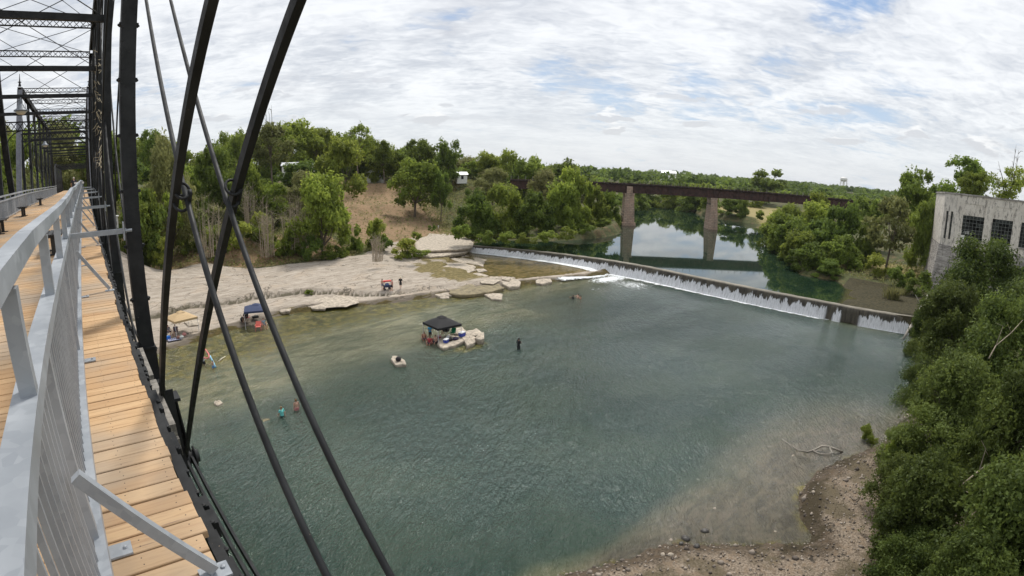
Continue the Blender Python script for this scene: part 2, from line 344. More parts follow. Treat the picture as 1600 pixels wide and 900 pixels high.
def ground_z(X, Y):
    X = np.asarray(X, float); Y = np.asarray(Y, float); shp = X.shape; x = X.ravel(); y = Y.ravel(); z = np.zeros(len(x))
    for s in range(0, len(x), 20000):
        dx = x[s:s+20000, None]-CP[None, :, 0]; dy = y[s:s+20000, None]-CP[None, :, 1]
        wt = 1/(dx*dx+dy*dy+6.)**1.9; z[s:s+20000] = (wt*CP[None, :, 2]).sum(1)/wt.sum(1)
    z = z.reshape(shp)
    n = fbm(X, Y, 9, 3)-.5; far = np.clip(np.hypot(X, Y)/400, 0, 1)
    z = z+n*np.clip(z-1.5, 0, 4)*.28+(fbm(X, Y, 220, 11)-.5)*14*far**2
    # stepped limestone shelf
    sh = np.clip((Y-61)/6, 0, 1)*np.clip((100-Y)/8, 0, 1)*np.clip((X+5)/8, 0, 1)*np.clip((84-X)/5, 0, 1)*(z < 2.6)
    terr = fbm(X*.55, Y*1.25, 7, 21, 5)
    q = (np.floor(terr*9)/9+np.clip((terr*9-np.floor(terr*9)-.8)/.2, 0, 1)/9-.5)
    z = z+sh*q*1.3
    yl = ledge_y(X)
    z = z+sh*np.where(Y > yl, .50, -.22)*(X < 64)
    sd = poly_sd(X, Y, LOWER)+(fbm(X, Y, 3.5, 8)-.5)*1.2; su = poly_sd(X, Y, UPPER)+(fbm(X, Y, 5, 9)-.5)*1.5
    east = np.clip((X-76)/3, 0, 1)*(Y < 60)
    land = np.maximum(z, .12)
    b = np.clip(-sd/1.2, 0, 1); land = land*(.12+.88*b)+.03
    dep = -np.clip(sd*.09, 0, 2.6)-np.clip(sd*2, 0, .12)
    zz = np.where(sd > 0, dep, land)
    sthin = poly_sd(X, Y, P_thin)+(fbm(X, Y, 4, 51)-.5)*3
    zz = np.where((sthin > 0) & (sd < .3), np.minimum(zz, .55+np.clip((Y-62)/30, 0, 1)*.5-.30*np.clip(sthin/2, 0, 1)+np.clip(fbm(X, Y, 1.8, 57)-.66, 0, 1)*2.2), zz)
    # upper pool and the back of the weir
    nu = np.clip(-su/1.5, 0, 1); up_land = np.maximum(z, ZU+.06)
    upz = np.where(su > 0, ZU-.08-np.clip(su*.2, 0, 2.5), ZU+.06+(up_land-ZU-.06)*nu)
    right = (X > .4+np.interp(Y, DAMY_, DAMX_)) & (Y < 97) & (Y > 3.5)
    zz = np.where((su > -12) & (right | (su > 0)), upz, zz)
    mud = (X > 80) & (X < 103) & (Y > 3.5) & (Y < 17) & (su <= 0)
    zz = np.where(mud, np.clip(ZU+.02+(-su-.5)*.03+(fbm(X, Y, 4, 31)-.5)*.22, ZU-.05, 3.0), zz)
    spit = (X > 18) & (X < 46) & (Y > -5) & (Y < 14) & (sd < 0)
    zz = np.where(spit, zz+(fbm(X, Y, 1.6, 44)-.45)*.22*np.clip(-sd/2, 0, 1), zz)
    return zz
def gz(x, y): return float(ground_z(np.array([[x]]), np.array([[y]]))[0, 0])
def hit(px, py, r0=40, r1=900):
    rs = np.arange(r0, r1, 1.); d = ray(px, py); k = math.hypot(d[0], d[1]); X = d[0]/k*rs; Y = d[1]/k*rs; Z = EYE+d[2]/k*rs; G = ground_z(X[:, None], Y[:, None])[:, 0]; i = np.argmax(Z < G)
    return (X[i], Y[i], G[i]) if (Z < G).any() else None
def axis(segs):
    out = []
    for a, b, st in segs: out += list(np.arange(a, b, st))
    out.append(segs[-1][1]); return np.array(out)
def spread(a, b, n, p=2.2): t = np.linspace(0, 1, n)[1:]**p; return a+(b-a)*t
gx = np.concatenate([-spread(30, 1500, 22)[::-1], axis([(-30, 0, 2), (0, 90, .4), (90, 150, 1.2), (150, 300, 3)]), spread(300, 4200, 60)])
gy = np.concatenate([-spread(30, 2500, 26)[::-1], axis([(-30, -6, 1.5), (-6, 16, .4), (16, 56, 1.6), (56, 108, .4), (108, 200, 1.4), (200, 300, 4)]), spread(300, 4200, 50)])
GX, GY = np.meshgrid(gx, gy); GZ = ground_z(GX, GY)
def grid_faces(nx, ny):
    i = np.arange(nx*ny).reshape(ny, nx); return np.stack([i[:-1, :-1].ravel(), i[:-1, 1:].ravel(), i[1:, 1:].ravel(), i[1:, :-1].ravel()], 1)
SDL = poly_sd(GX, GY, LOWER); SDU = poly_sd(GX, GY, UPPER)
toe = np.interp(GX, [0, 11, 28, 39, 49, 57, 62, 70, 79, 84], [100, 105, 93, 90, 93, 97, 104, 106, 99, 92])+(fbm(GX, GY, 4, 17)-.5)*4
rock = np.clip((toe-GY)/2+.5, 0, 1)*np.clip((GY-50)/4, 0, 1)*np.clip((GX+40)/20, 0, 1)*(GX < 84)
algae = rock*np.clip((GX-49)/5-(GY-72)*.05+(fbm(GX, GY, 5, 19)-.5)*2.4, 0, 1)*np.clip((toe-6-GY)/6+1, 0, 1)*np.clip((GY-63.5)/3, 0, 1)
algae = np.maximum(algae, rock*np.clip((2.2+SDL)/2, 0, 1)*.8)
shoulder = np.clip(((fbm(GX, GY, 3, 60)-.35)*3), 0, 1)
algae = algae*np.clip(.35+shoulder, 0, 1)
# bare reddish slope
def blob(X, Y, x0, y0, x1, y1, w0, w1):
    dx, dy = x1-x0, y1-y0; L2 = dx*dx+dy*dy; t = np.clip(((X-x0)*dx+(Y-y0)*dy)/L2, 0, 1); d = np.hypot(X-x0-t*dx, Y-y0-t*dy); return np.clip(1.5-d/(w0+(w1-w0)*t), 0, 1)
dirt = np.maximum(blob(GX, GY, 66, 108, 88, 172, 11, 17), blob(GX, GY, 74, 112, 80, 140, 10, 16))*(1-rock)
dirt = np.maximum(dirt, blob(GX, GY, 10, 104, 44, 98, 7, 6)*.8*(1-rock))
spitm = ((GX > 12) & (GX < 50) & (GY > -8) & (GY < 14) & (SDL < .5))*np.clip(1.2-np.clip(GX-30, 0, 30)/22-np.clip(-GY-1, 0, 9)/6, 0, 1)
mudm = ((GX > 78) & (GX < 104) & (GY > 3) & (GY < 19)).astype(float)
meadow = blob(GX, GY, 214, 66, 260, 95, 12, 30)
meadow = np.maximum(meadow, blob(GX, GY, 118, 20, 128, 2, 5, 6)*.9)
me = mesh_np('ground', np.stack([GX.ravel(), GY.ravel(), GZ.ravel()], 1), grid_faces(len(gx), len(gy)), None, True,
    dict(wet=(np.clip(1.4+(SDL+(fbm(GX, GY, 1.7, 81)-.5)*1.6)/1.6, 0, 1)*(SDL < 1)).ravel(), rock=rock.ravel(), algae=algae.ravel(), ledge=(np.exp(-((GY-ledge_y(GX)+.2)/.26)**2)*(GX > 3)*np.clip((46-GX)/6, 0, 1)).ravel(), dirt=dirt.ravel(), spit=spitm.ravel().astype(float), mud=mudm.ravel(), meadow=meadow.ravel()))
def ground_mat():
    n = NT('ground_surface'); c = n.coord(); z1 = n.noise(c, .35, 7, .6); z2 = n.noise(c, 2.2, 8, .65); z3 = n.noise(c, 9., 6, .6)
    zs = n.noise(n.coord((.35, 1.6, 1.)), 1.2, 8, .65, .4)
    base = n.mix(n.ramp(z2, .35, .65), (.045, .055, .02), (.10, .105, .042)); base = n.mix(n.ramp(z1, .50, .62, 0, .6), base, (.16, .11, .06))
    dirt = n.mix(n.ramp(z2, .3, .7), (.215, .135, .075), (.33, .225, .135)); dirt = n.mix(n.ramp(z3, .48, .7, 0, .7), dirt, (.19, .16, .085))
    dirt = n.mix(n.ramp(z1, .48, .62, 0, .6), dirt, (.15, .125, .06))
    cr = n.N('ShaderNodeTexVoronoi'); cr.feature = 'DISTANCE_TO_EDGE'; cr.inputs['Scale'].default_value = .42; cr.inputs['Randomness'].default_value = 1
    wr = n.N('ShaderNodeVectorMath'); wr.operation = 'ADD'; wn = n.N('ShaderNodeTexNoise'); wn.inputs['Scale'].default_value = .6; wn.inputs['Detail'].default_value = 5; n.L(c, wn.inputs[0])
    ws = n.N('ShaderNodeVectorMath'); ws.operation = 'SCALE'; ws.inputs['Scale'].default_value = 3.; n.L(wn.outputs['Color'], ws.inputs[0]); n.L(n.coord((.45, 1.1, 1)), wr.inputs[0]); n.L(ws.outputs[0], wr.inputs[1]); n.L(wr.outputs[0], cr.inputs['Vector'])
    crack = n.math('MULTIPLY', n.ramp(cr.outputs[0], .006, .03, 1., 0.), n.ramp(z1, .45, .55))
    rock = n.mix(n.ramp(zs, .35, .68), (.31, .265, .215), (.52, .455, .385)); rock = n.mix(n.ramp(z3, .35, .62, .55, 0.), rock, (.27, .235, .19))
    rock = n.mix(n.ramp(z1, .5, .66, 0, .5), rock, (.42, .34, .26)); rock = n.mix(n.math('MULTIPLY', crack, .8), rock, (.10, .09, .07))
    alg = n.mix(n.ramp(z2, .35, .68), (.10, .085, .03), (.245, .19, .085)); alg = n.mix(n.ramp(z3, .55, .7, 0, .6), alg, (.34, .30, .20))
    pat = n.ramp(n.math('ADD', n.attr('algae'), n.math('MULTIPLY', n.math('SUBTRACT', zs, .5), 1.6)), .35, .55)
    spit = n.mix(n.ramp(z3, .35, .65), (.12, .095, .07), (.29, .235, .18)); spit = n.mix(n.ramp(z2, .5, .62, 0, .7), spit, (.21, .155, .105)); spit = n.mix(n.ramp(z1, .50, .60, 0, .75), spit, (.085, .07, .04)); spit = n.mix(n.ramp(n.noise(c, .9, 6, .7), .60, .66, 0, .85), spit, (.03, .027, .022))
    mud = n.mix(n.ramp(z2, .35, .65), (.030, .028, .014), (.065, .055, .028)); mud = n.mix(n.ramp(n.vor(c, 1.6), .05, .10, .35, 0), mud, (.3, .27, .2))
    mead = n.mix(n.ramp(z2, .35, .65), (.34, .26, .12), (.20, .19, .075))
    sm = lambda a: n.ramp(n.math('ADD', n.attr(a), n.math('MULTIPLY', n.math('SUBTRACT', z2, .5), .7)), .3, .62)
    col = n.mix(sm('dirt'), base, dirt); col = n.mix(sm('meadow'), col, mead); col = n.mix(sm('rock'), col, rock)
    col = n.mix(pat, col, alg); col = n.mix(sm('spit'), col, spit); col = n.mix(n.ramp(n.attr('mud'), .4, .6), col, mud)
    col = n.mix(n.ramp(n.math('ADD', n.attr('ledge'), n.math('MULTIPLY', n.math('SUBTRACT', z2, .5), .9)), .25, .75, 0., .75), col, (.06, .055, .028))  # undercut shade along the ledge step, painted into the ground colour
    hh = n.math('ADD', n.math('MULTIPLY', z2, .7), n.math('MULTIPLY', z3, .35)); hh = n.math('SUBTRACT', hh, n.math('MULTIPLY', crack, .5))
    wt = n.ramp(n.attr('wet'), .2, .9); wc = n.N('ShaderNodeHueSaturation'); n.L(col, wc.inputs['Color']); wc.inputs['Value'].default_value = .42; wc.inputs['Saturation'].default_value = 1.15; col = n.mix(wt, col, wc.outputs[0])
    n.set(Base_Color=col, Roughness=.92, Normal=n.bump(hh, .6, .25)); n.b.inputs['Specular IOR Level'].default_value = .2
    return n.m
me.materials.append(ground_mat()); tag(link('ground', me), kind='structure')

# ------------------------------------------------------------------ water
def water_mesh(name, poly, z, segx, segy, grow, mat, extra, behind=False):
    X, Y = np.meshgrid(segx, segy); sd = poly_sd(X, Y, poly); F = grid_faces(len(segx), len(segy)); keep = (sd.ravel()[F] > -grow).any(1)
    if behind: X = np.where(Y < 87, np.maximum(X, np.minimum(np.interp(Y, DAMY_, DAMX_)+.1, X+1.01)), X); keep &= ((X-np.interp(Y, DAMY_, DAMX_)).ravel()[F] > 0).all(1) | (Y.ravel()[F] > 87).all(1)
    F = F[keep]; u, inv = np.unique(F, return_inverse=True); F = inv.reshape(F.shape)
    x = X.ravel()[u]; y = Y.ravel()[u]; s = sd.ravel()[u]
    return link(name, mesh_np(name, np.stack([x, y, np.full(len(x), z)], 1), F, mat, True, extra(x, y, s)))
def lower_attrs(x, y, s):
    # depth 0 shallow .. 1 deep (a property of the river bed), algae, aerated foam
    left = np.clip((y-31-np.clip(x-10, 0, 60)*.10)/26, 0, 1)
    band = np.exp(-((y-(44+x*.10))/3.2)**2)*.22*(x < 50)*(x > 2)
    near = np.clip(1.2-np.hypot((x-34)/19., (y-4)/9.5), 0, 1)+np.clip(1.1-np.hypot((x-20)/9, (y-9.5)/3.6), 0, 1)*.9
    damr = np.clip(1-np.hypot((x-80)/7, (y-12)/12), 0, 1)*.7
    nn = (fbm(x*.6+y*.4, y*1.3-x*.1, 6, 71)-.5)*.5
    sh = np.clip(left*.95+near+damr+band+nn*np.clip(left*2+near*2, 0, 1), 0, 1); edge = np.clip(1-s/2.2, 0, 1)
    dep = np.clip(1-np.maximum(sh, edge), 0, 1)
    al = np.clip(1.25-s/np.interp(x, [0, 15, 30, 45, 60], [9, 13, 10, 5, 2.5]), 0, 1)*(y > 46)*np.clip((75-x)/20, 0, 1)
    al = np.maximum(al, np.clip(1-np.hypot((x-34)/5, (y-41.5)/1.5), 0, 1)*.8)
    dx = np.interp(y, DAMY_, DAMX_)-1.0-x
    foam = np.clip(1-dx/1.0, 0, 1)*(y < 60)*(y > 16.5)*.95
    foam = np.maximum(foam, np.clip(1-dx/.8, 0, 1)*(y < 12)*.8)
    foam = np.maximum(foam, np.clip(1-np.hypot((x-76.)/8.5, (y-54.)/3.6), 0, 1)*1.35)
    foam = np.maximum(foam, np.clip(1-np.hypot((x-75.)/7., (y-48.5)/7.5), 0, 1)*.85)
    foam = np.maximum(foam, np.clip(1-np.hypot((x-68)/7, (y-50.5)/4.), 0, 1)*.42)
    rif = np.clip(1-np.hypot((x-60)/22, (y-40)/22), 0, 1)
    warm = np.clip(near, 0, 1)
    al = np.maximum(al, np.clip(1.1-s/.9, 0, 1)*(y < 16)*(x < 46)*.45)
    foam_sparkle = np.clip(1.3-np.hypot((x-30)/22, (y-26)/14), 0, 1)+np.clip(1.2-np.hypot((x-66)/16, (y-38)/16), 0, 1)  # white foam flecks that also paint sun sparkle into the water colour
    return dict(foam_sparkle=np.clip(foam_sparkle, 0, 1), depth=dep, algae=al, foam=foam, riffle=rif, warm=warm)
def water_mat(name, still):
    n = NT(name); c = n.coord()
    d = n.attr('depth'); z2 = n.noise(n.coord((.5, 1.4, 1), rot=(0, 0, R(12))), .55, 7, .6, .5); z3 = n.noise(c, .12, 4)
    if still:
        base = n.mix(n.ramp(z3, .35, .65), (.010, .024, .014), (.017, .034, .020))
        base = n.mix(n.ramp(d, 0., .35, 1, 0), base, (.085, .075, .04))
    else:
        deep = n.mix(n.ramp(z3, .4, .62), (.011, .036, .026), (.032, .060, .042))
        mid = n.mix(n.ramp(z2, .35, .65), (.088, .100, .058), (.20, .195, .115))
        dd = n.math('ADD', d, n.math('MULTIPLY', n.math('SUBTRACT', z2, .5), .45))
        base = n.mix(n.ramp(dd, .12, .85), mid, deep)
        zw = n.noise(n.coord((.8, 1.5, 1), rot=(0, 0, R(25))), .8, 8, .7, .6); wcol = n.mix(n.ramp(zw, .35, .65), (.062, .056, .040), (.125, .108, .078)); base = n.mix(n.math('MULTIPLY', n.ramp(n.attr('warm'), .0, .55), n.ramp(dd, .1, .95, .95, .2)), base, wcol)
        za = n.noise(c, .8, 8, .7)
        acol = n.mix(n.ramp(za, .4, .62), (.040, .044, .006), (.155, .130, .024))
        base = n.mix(n.ramp(n.math('ADD', n.attr('algae'), n.math('MULTIPLY', n.math('SUBTRACT', za, .5), 1.2)), .22, .7, 0, .92), base, acol)
    wv = n.coord((1., 1., 1.), rot=(0, 0, R(-38)))
    mp = n.N('ShaderNodeMapping'); mp.inputs['Scale'].default_value = (.55, 1.5, 1); n.L(wv, mp.inputs[0])
    w1 = n.noise(mp.outputs[0], .9 if not still else .5, 5, .6, .9); w2 = n.noise(mp.outputs[0], 3.6, 4, .6, .4); patch = n.ramp(n.noise(c, .06, 4, .6), .4, .62, .25, 1.)
    if still:
        h = n.math('MULTIPLY', w1, .4); bs, bd = .06, .05
        nrm = n.bump(n.math('MULTIPLY', h, patch), bs, bd); rough = .03
    else:
        w4 = n.noise(mp.outputs[0], 9., 3, .6, .3)
        h = n.math('ADD', n.math('ADD', n.math('MULTIPLY', w1, 1.25), n.math('MULTIPLY', w2, .75)), n.math('MULTIPLY', w4, .3)); h = n.math('MULTIPLY', h, n.math('ADD', n.math('MULTIPLY', patch, .6), n.math('ADD', n.math('MULTIPLY', n.attr('riffle'), .8), .30)))
        nrm = n.bump(h, 1., .36); rough = n.ramp(n.noise(n.coord((.5, 1.3, 1), rot=(0, 0, R(20))), .09, 4, .6), .42, .6, .04, .11)
        fz = n.noise(n.coord((1, 1, 1)), 1.7, 9, .72, .8)
        fm = n.ramp(n.math('ADD', n.attr('foam'), n.math('MULTIPLY', n.math('SUBTRACT', fz, .5), 2.6)), .50, .95)
        base = n.mix(fm, base, (.72, .75, .77)); vv = n.vor(n.coord((1, 1, 1)), 2.6); fl = n.math('MULTIPLY', n.ramp(vv, .06, .11, 1, 0), n.math('MULTIPLY', n.ramp(n.noise(c, .22, 5, .7), .54, .62), n.attr('foam_sparkle'))); base = n.mix(n.math('MULTIPLY', fl, .75), base, (.75, .78, .78)); rough = n.math('MAXIMUM', rough, n.ramp(fm, 0, 1, .0, .7))
    n.set(Base_Color=base, Roughness=rough, Normal=nrm, IOR=1.33 if still else 1.42); return n.m
M['river'] = water_mat('river_water', False); M['pool'] = water_mat('pool_water', True)
wx = np.concatenate([-spread(12, 260, 14)[::-1], axis([(-12, 82, .7)])]); wy = np.concatenate([axis([(-8, 70, .7)]), [75, 85]])
tag(water_mesh('river_water', LOWER, 0., wx, wy, 2.5, M['river'], lower_attrs), kind='structure')
tag(water_mesh('pool_water', UPPER, ZU, axis([(72, 110, 1.), (110, 275, 4)]), axis([(4, 100, 1.), (100, 165, 4)]), 2.0, M['pool'],
    lambda x, y, s: dict(depth=np.clip(np.minimum((s+.5)/4, 1), 0, 1)), True), kind='structure')

# ------------------------------------------------------------------ the old iron footbridge the photo is taken from
XR, XL = .505, -3.86                          # planes of the two trusses
ZB, ZT, ZS = EYE-3.54, EYE+6.05, EYE+3.28     # pins, top chord, solid struts
PAN = 5.6
def zdeck(y): return 16.9+.0085*min(max(y, 0), 38)
def lattice(m, a, b, depth, n, t=.03):
    a = Vector(a); b = Vector(b); up = Vector((0, 0, depth/2))
    m.bar(a+up, b+up, .10, t*1.3); m.bar(a-up, b-up, .10, t*1.3)
    for i in range(n):
        p = a.lerp(b, i/n); q = a.lerp(b, (i+1)/n); m.bar(p-up, q+up, .012, t*.8); m.bar(p+up, q-up, .012, t*.8)
def post_mesh(x, y, z0, z1, rivets):
    m = MB(); s = 1 if x > 0 else -1
    for dy in (-.11, .11): m.box(x-.086, x+.086, y+dy-.012, y+dy+.012, z0, z1)
    for dx in (-.076, .076): m.box(x+dx-.01, x+dx+.01, y-.0975, y+.0975, z0, z1)
    if rivets:
        z = z0+.3
        while z < z1:
            for dx in (-.093, .093):
                m.cbox((x+dx, y-.05, z), (.03, .10, .035)); m.ell((x+dx*1.16, y-.03, z), (.018, .018, .018), 6, 4)
            z += .62
        for k in range(int((z1-z0)/.155)):
            for dx in (-.068, .068): m.ell((x+dx, y-.123, z0+.1+k*.155), (.010, .006, .010), 6, 3)
    return m
def eyebar(m, a, b, wd=.03, h=.10): m.bar(a, b, wd, h)
def truss_span(label, yb0, nodes, yb1, first_inclined, last_inclined, detailed):
    """nodes: y of the interior panel points that carry vertical posts"""
    t = empty('truss_span', (0, 0, 0), 0, label, 'bridge span')
    ytop0, ytop1 = nodes[0], nodes[-1]
    for x in (XR, XL):
        for i, y in enumerate(nodes):
            if detailed and y < 5: continue
            near = detailed and x > 0 and abs(y-6.73) < .1
            post_mesh(x, y, ZB+.0, ZT-.15, near).build('post', M['black'], t)
        m = MB()
        for dx in (-.13, .13): m.bar((x+dx, ytop0, ZT), (x+dx, ytop1, ZT), .03, .30)
        m.bar((x, ytop0, ZT+.16), (x, ytop1, ZT+.16), .32, .02); m.build('top_chord', M['black'], t)
        if last_inclined:
            m = MB()
            for dx in (-.13, .13): m.bar((x+dx, ytop1, ZT), (x+dx, yb1, ZB+.9), .04, .30)
            m.bar((x, ytop1, ZT+.02), (x, yb1, ZB+.92), .24, .02, (0, 1, 0)); m.bar((x, ytop1-.12, ZT-.02), (x, yb1-.12, ZB+.88), .24, .02, (0, 1, 0))
            m.build('end_post', M['black'], t)
        if first_inclined:
            m = MB()
            for dx in (-.13, .13): m.bar((x+dx, ytop0, ZT), (x+dx, yb0, ZB+.9), .04, .30)
            m.bar((x, ytop0-.12, ZT), (x, yb0-.12, ZB+.9), .24, .02, (0, 1, 0)); m.build('end_post', M['endsunlit'], t)
            f = MB(); f.tube([(x, ytop0-.1, ZT+.2), (x, ytop0-.1, ZT+.42), (x, ytop0-.1, ZT+.47), (x, ytop0-.1, ZT+.52), (x, ytop0-.1, ZT+1.0)], [.10, .05, .13, .04, .012], 8)
            f.build('finial', M['black'], t)
        allp = ([yb0] if first_inclined else [])+list(nodes)+([yb1] if last_inclined else [])
        m = MB()
        for i in range(len(allp)-1):
            for dx in (.215, .295) if x > 0 else (-.295, -.215): m.bar((x+dx, allp[i], ZB), (x+dx, allp[i+1], ZB), .03, .10)
        m.build('lower_chord', M['black'], t)
        # diagonals cross two panels
        for i in range(len(nodes)-2):
            y0, y1 = nodes[i], nodes[i+2]
            if detailed and x > 0 and y0 < 1.5: continue
            if detailed and x < 0 and y0 < 5: continue
            m = MB()
            for dx in (-.09, .21): m.bar((x+dx, y0, ZT), (x+dx, y1, ZB), .028, .09)
            m.build('diagonal_eyebar', M['black'], t)
            m = MB()
            for dx in (-.04, .12): m.tube([(x+dx, y1, ZT), (x+dx, y0, ZB)], .02, 6)
            m.build('diagonal_rod', M['black'], t)
    for i, y in enumerate(nodes):
        if y < 5: continue
        m = MB(); lattice(m, (XL+.1, y, ZT-.05), (XR-.1, y, ZT-.05), .26, 17); m.build('lattice_strut', M['black'], t)
        m = MB(); m.bar((XL+.1, y, ZS), (XR-.05, y, ZS), .12, .14); m.build('solid_strut', M['black'], t)
        m = MB()
        for a, b in (((XL+.1, y, ZT-.2), (XR-.1, y, ZS+.05)), ((XR-.1, y, ZT-.2), (XL+.1, y, ZS+.05))): m.tube([a, b], .013, 5)
        if i+1 < len(nodes):
            y2 = nodes[i+1]
            for a, b in (((XL+.1, y, ZT), (XR-.1, y2, ZT)), ((XR-.1, y, ZT), (XL+.1, y2, ZT))): m.tube([a, b], .014, 5)
        if i+2 < len(nodes) and i % 2 == 0:
            y2 = nodes[i+2]
            for a, b in (((XL+.1, y, ZT), (XR-.1, y2, ZT)), ((XR-.1, y, ZT), (XL+.1, y2, ZT))): m.tube([a, b], .012, 5)
        m.build('sway_rods', M['black'], t)
        m = MB(); m.box(XL-.1, XR+.1, y-.09, y+.09, zdeck(y)-.98, zdeck(y)-.42); m.box(XL-.1, XR+.1, y-.16, y+.16, zdeck(y)-.415, zdeck(y)-.395); m.box(XL-.1, XR+.1, y-.16, y+.16, zdeck(y)-1.0, zdeck(y)-.982)
        m.build('floor_beam', M['black'], t)
    for flag, yt, yb in ((first_inclined, ytop0, yb0), (last_inclined, ytop1, yb1)):
        if not flag: continue
        f = (ZT-EYE-2.9)/(ZT-ZB-.9); y = yt+(yb-yt)*f; z = EYE+2.9
        m = MB(); lattice(m, (XL+.1, y, z), (XR-.1, y, z), .42, 14, .045)
        for s, x in ((1, XL+.12), (-1, XR-.12)):
            pts = [(x+s*.85*math.sin(a), y, z-.2-.85*(1-math.cos(a))) for a in np.linspace(math.pi/2, 0, 9)]
            pts = [(x+s*.9*(1-math.cos(a)), y, z-1.1+.9*math.sin(a)) for a in np.linspace(0, math.pi/2, 9)]
            m.tube(pts, .028, 6)
        m.build('portal_bracing', M['black'], t)
    return t
M['endsunlit'] = plain('sunlit_grey_end_post', (.12, .125, .145), .5, .1, .25)  # black paint lightened to grey, sunlight on the sloping posts put into the colour
near_nodes = [6.73+PAN*k for k in range(-3, 5)]
span1 = truss_span('black iron truss span beside the camera, with crossing diagonals filling the upper foreground', -15, near_nodes, 34.7, False, True, True)
# the measured diagonals right beside the camera
for x in (.414, .72):
    m = MB(); m.bar((x, -4.47, EYE+6.05), (x, 6.73, ZB), .036, .062)
    m.build('diagonal_eyebar', M['black'], span1)
for x in (.47, .665):
    m = MB(); zz = lambda y: EYE+.8*y-2.27
    m.tube([(x, -1.6, zz(-1.6)), (x, 1.9, zz(1.9)), (x, 1.93, zz(1.93)), (x, 10.4, zz(10.4))], [.0135]*4, 14)
    m.build('diagonal_rod', M['rodpaint'] if 'rodpaint' in M else M['black'], span1, True)
for x, xx in ((.47, .414), (.665, .72)):        # clamps where rod and bar cross
    m = MB(); y = 2.68; z = EYE-.1
    for k in range(2):
        y2 = y+(-.02 if k else .02); z2 = z+(.03 if k else -.03)
        pts = [((x+xx)/2+math.cos(a)*.036, y2+math.sin(a)*.030, z2+math.sin(a)*.036) for a in np.linspace(0, 2*math.pi, 15)]
        m.tube(pts, .0075, 7)
    m.bar(((x+xx)/2+.037, y-.035, z+.025), ((x+xx)/2+.037, y+.035, z-.05), .018, .03)
    m.build('clamp', M['black'], span1, True)
# panel-point hardware at the foot of the near post
m = MB(); m.tube([(.60, 6.73, ZB), (.90, 6.73, ZB)], .085, 12); m.tube([(.70, 6.73, ZB), (.76, 6.73, ZB)], .17, 14); m.tube([(.84, 6.73, ZB), (.86, 6.73, ZB)], .14, 10); m.build('pin', M['black'], span1, True)
m = MB()
m.bar((.64, 6.60, EYE-2.62), (.70, 6.70, EYE-3.35), .20, .02, (0, 1, 0)); m.bar((.735, 6.66, EYE-2.62), (.79, 6.72, EYE-3.4), .02, .20, (0, 1, 0))
m.box(.57, .78, 6.48, 6.76, EYE-2.64, EYE-2.60)
for k in range(4): m.ell((.67+.02*k, 6.585+.015*k, EYE-2.78-.12*k), (.018, .012, .018), 7, 4)
m.build('hanger_bracket', M['black'], span1)
m = MB(); m.box(.27, .62, 6.46, 6.86, EYE-3.65, EYE-2.35); m.box(.22, .70, 6.43, 6.45, EYE-3.5, EYE-2.45); m.build('gusset', M['black'], span1)
m = MB(); r_ = random.Random(4)
for k in range(60):
    y = 15.3+r_.random()*3.4; z = EYE+.2+r_.random()*3.2; x = .40+r_.random()*.1; a = r_.random()*6.28
    m.tube([(x, y, z), (x+.1*math.cos(a), y+.2*math.sin(a), z+.15*math.sin(a*2)), (x+.15*math.cos(a*1.3), y+.3*math.sin(a), z-.15)], [.012, .008, .003], 4)
tag(m.build('flood_debris', M['straw'] if 'straw' in M else M['drift']), 'dry flood debris of twigs and straw caught high between the iron posts', 'debris')
span2 = truss_span('second black iron truss span, seen through the first one above the walkway', 35.5, [40.4+PAN*k for k in range(7)], 79.8, True, True, False)
# far pony span
t = empty('pony_truss', (0, 0, 0), 0, 'low dark truss span at the far end of the walkway, under the trees', 'bridge span')
for x in (XR, XL):
    m = MB(); m.bar((x, 84, EYE+2.6), (x, 104, EYE+2.6), .25, .25); m.bar((x, 80.3, EYE-1.2), (x, 84, EYE+2.6), .22, .22); m.bar((x, 104, EYE+2.6), (x, 107.6, EYE-1.2), .22, .22); m.bar((x, 80.3, ZB+1), (x, 107.6, ZB+1), .15, .3); m.build('chord', M['black'], t)
    for k in range(6):
        y = 84+4*k; m = MB(); m.bar((x, y, ZB+1), (x, y, EYE+2.6), .14, .14); m.build('post', M['black'], t)
        if k < 5: m = MB(); m.tube([(x, y, EYE+2.5), (x, y+4, ZB+1)], .03, 5); m.tube([(x, y+4, EYE+2.5), (x, y, ZB+1)], .03, 5); m.build('brace', M['black'], t)
for k in range(6):
    m = MB(); lattice(m, (XL, 84+4*k, EYE+2.4), (XR, 84+4*k, EYE+2.4), .3, 8, .05); m.build('lattice_strut', M['black'], t)
